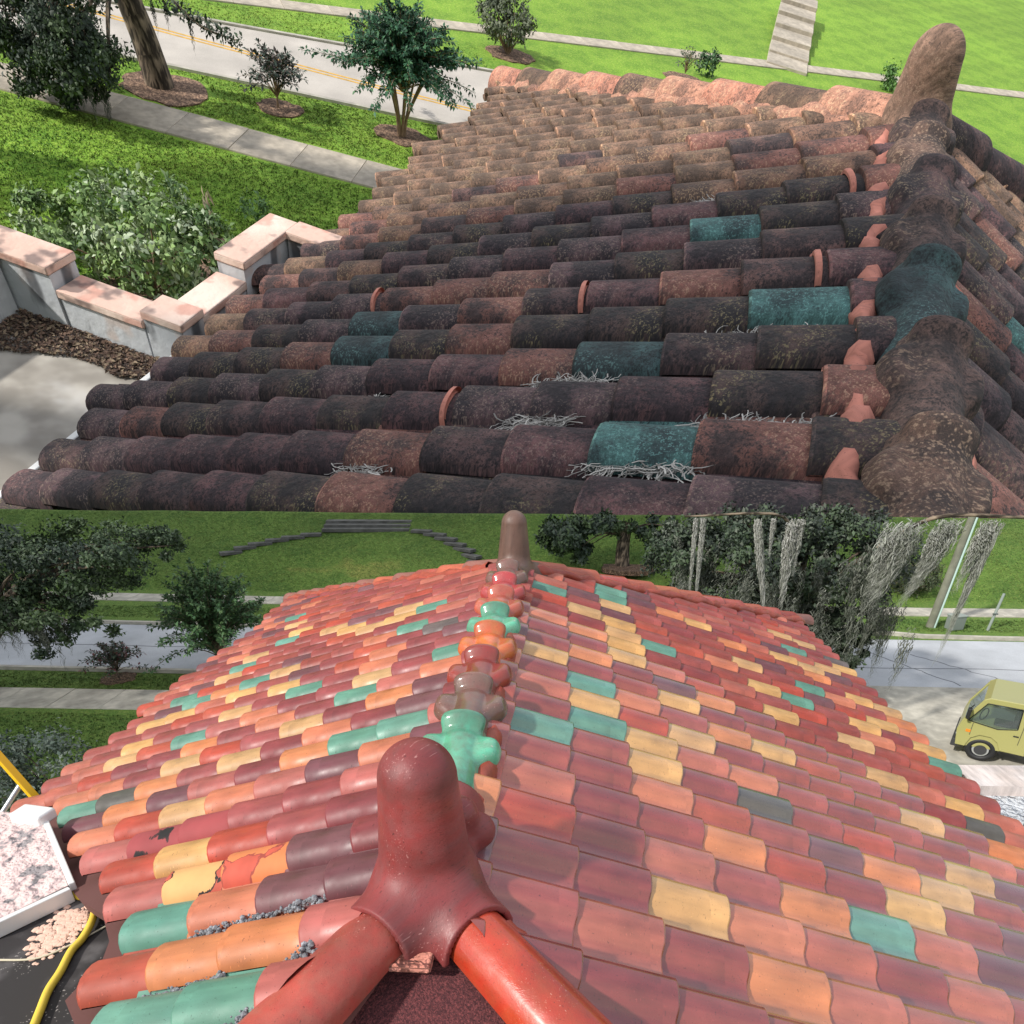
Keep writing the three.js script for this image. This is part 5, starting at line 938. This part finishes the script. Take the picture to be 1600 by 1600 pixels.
// ---- blades of grass on both lawns
{
  const blades = (seed) => { const rng = rngOf(seed), P = [], N = []; for (let i = 0; i < 6; i++) { const a = rng() * 6.28, r = 0.03 * rng(), h = 0.014 + 0.018 * rng(), w = 0.0045, l = 0.02 * rng(), x = Math.cos(a) * r, z = Math.sin(a) * r; P.push(x - w * Math.sin(a), 0, z + w * Math.cos(a), x + w * Math.sin(a), 0, z - w * Math.cos(a), x + Math.cos(a) * l, h, z + Math.sin(a) * l); for (let k = 0; k < 3; k++) N.push(Math.cos(a) * 0.25, 0.95, Math.sin(a) * 0.25); } return rawGeo(P, N); };
  const field = (name, label, F, n, spot, seed, base) => {
    const m = new THREE.InstancedMesh(blades(seed), std({ color: 0xffffff, roughness: 0.8 }), n), rng = rngOf(seed + 1), M4 = new THREE.Matrix4(), q = new THREE.Quaternion(), c = new THREE.Color(); let k = 0;
    for (let tries = 0; k < n && tries < n * 6; tries++) { const p = spot(rng); if (!p) continue; q.setFromAxisAngle(V(0, 1, 0), rng() * 6.28); const s = 0.6 + 0.9 * rng(); M4.compose(V(...p), q, V(s * 1.4, s, s * 1.4)); m.setMatrixAt(k, M4); const d = vnoise(p[0] * 0.7 + 300, p[2] * 0.7 + 300, 9999, 6), j = 0.85 + 0.3 * rng(); c.setRGB(base[0] * j * (0.8 + 0.5 * d), base[1] * j, base[2] * j); m.setColorAt(k, c); k++; }
    m.count = k; m.name = name; stuffOf(m, label, 'grass', F);
  };
  field('grass', 'short green grass of the lawns and verges round the repainted house', LOW, 150000, (r) => { const x = -30 + 56 * r(), z = -9 - 27 * r(); if (z > -15.8) return x < -4 ? [x, 0, z] : null; if (z < -17.4 && z > -18.7) return x < 6 ? [x, 0, z] : null; if (z < -24.6 && z > -26.2) return x < 6 || x > 12.5 ? [x, 0, z] : null; return z < -28.6 ? [x, bankY(x, z), z] : null; }, 41, [0.115, 0.205, 0.045]);
  field('grass', 'short bright grass of the lawns and verges beyond the old roof', UP, 120000, (r) => { const x = -24 + 30 * r(), z = -9.5 - 22 * Math.pow(r(), 1.3), near = -16.2 - (x + 26) * 0.1773, rn = -21.5 - 0.335 * (x + 15.9), rf = -25.65 - 0.506 * (x + 16.7), fs = -24.7 - (x + 22) * 0.807; if (z < -22 && r() < (-22 - z) / 9) return null; if (Math.abs(z - near) < 0.85 || (z < rn + 0.2 && z > rf - 0.2) || Math.abs(z - fs) < 0.75) return null; if (z > -15.6 && x > -11.3 && x < -5.5 && z > -13.6 - (x + 11.2) * 0.74) return null; if (Math.abs(x + 1.3) < 1.2 && z < -40.5) return null; if (Math.hypot(x + 15.6, z + 19.9) < 1.1 || Math.hypot(x + 13.05, z + 21) < 0.6 || Math.hypot(x + 9.95, z + 21.95) < 0.75 || Math.hypot(x + 10.1, z + 31.3) < 0.8) return null; return [x, 0, z]; }, 51, [0.26, 0.43, 0.08]);
}
shade(scene);
renderer.render(scene, camera);
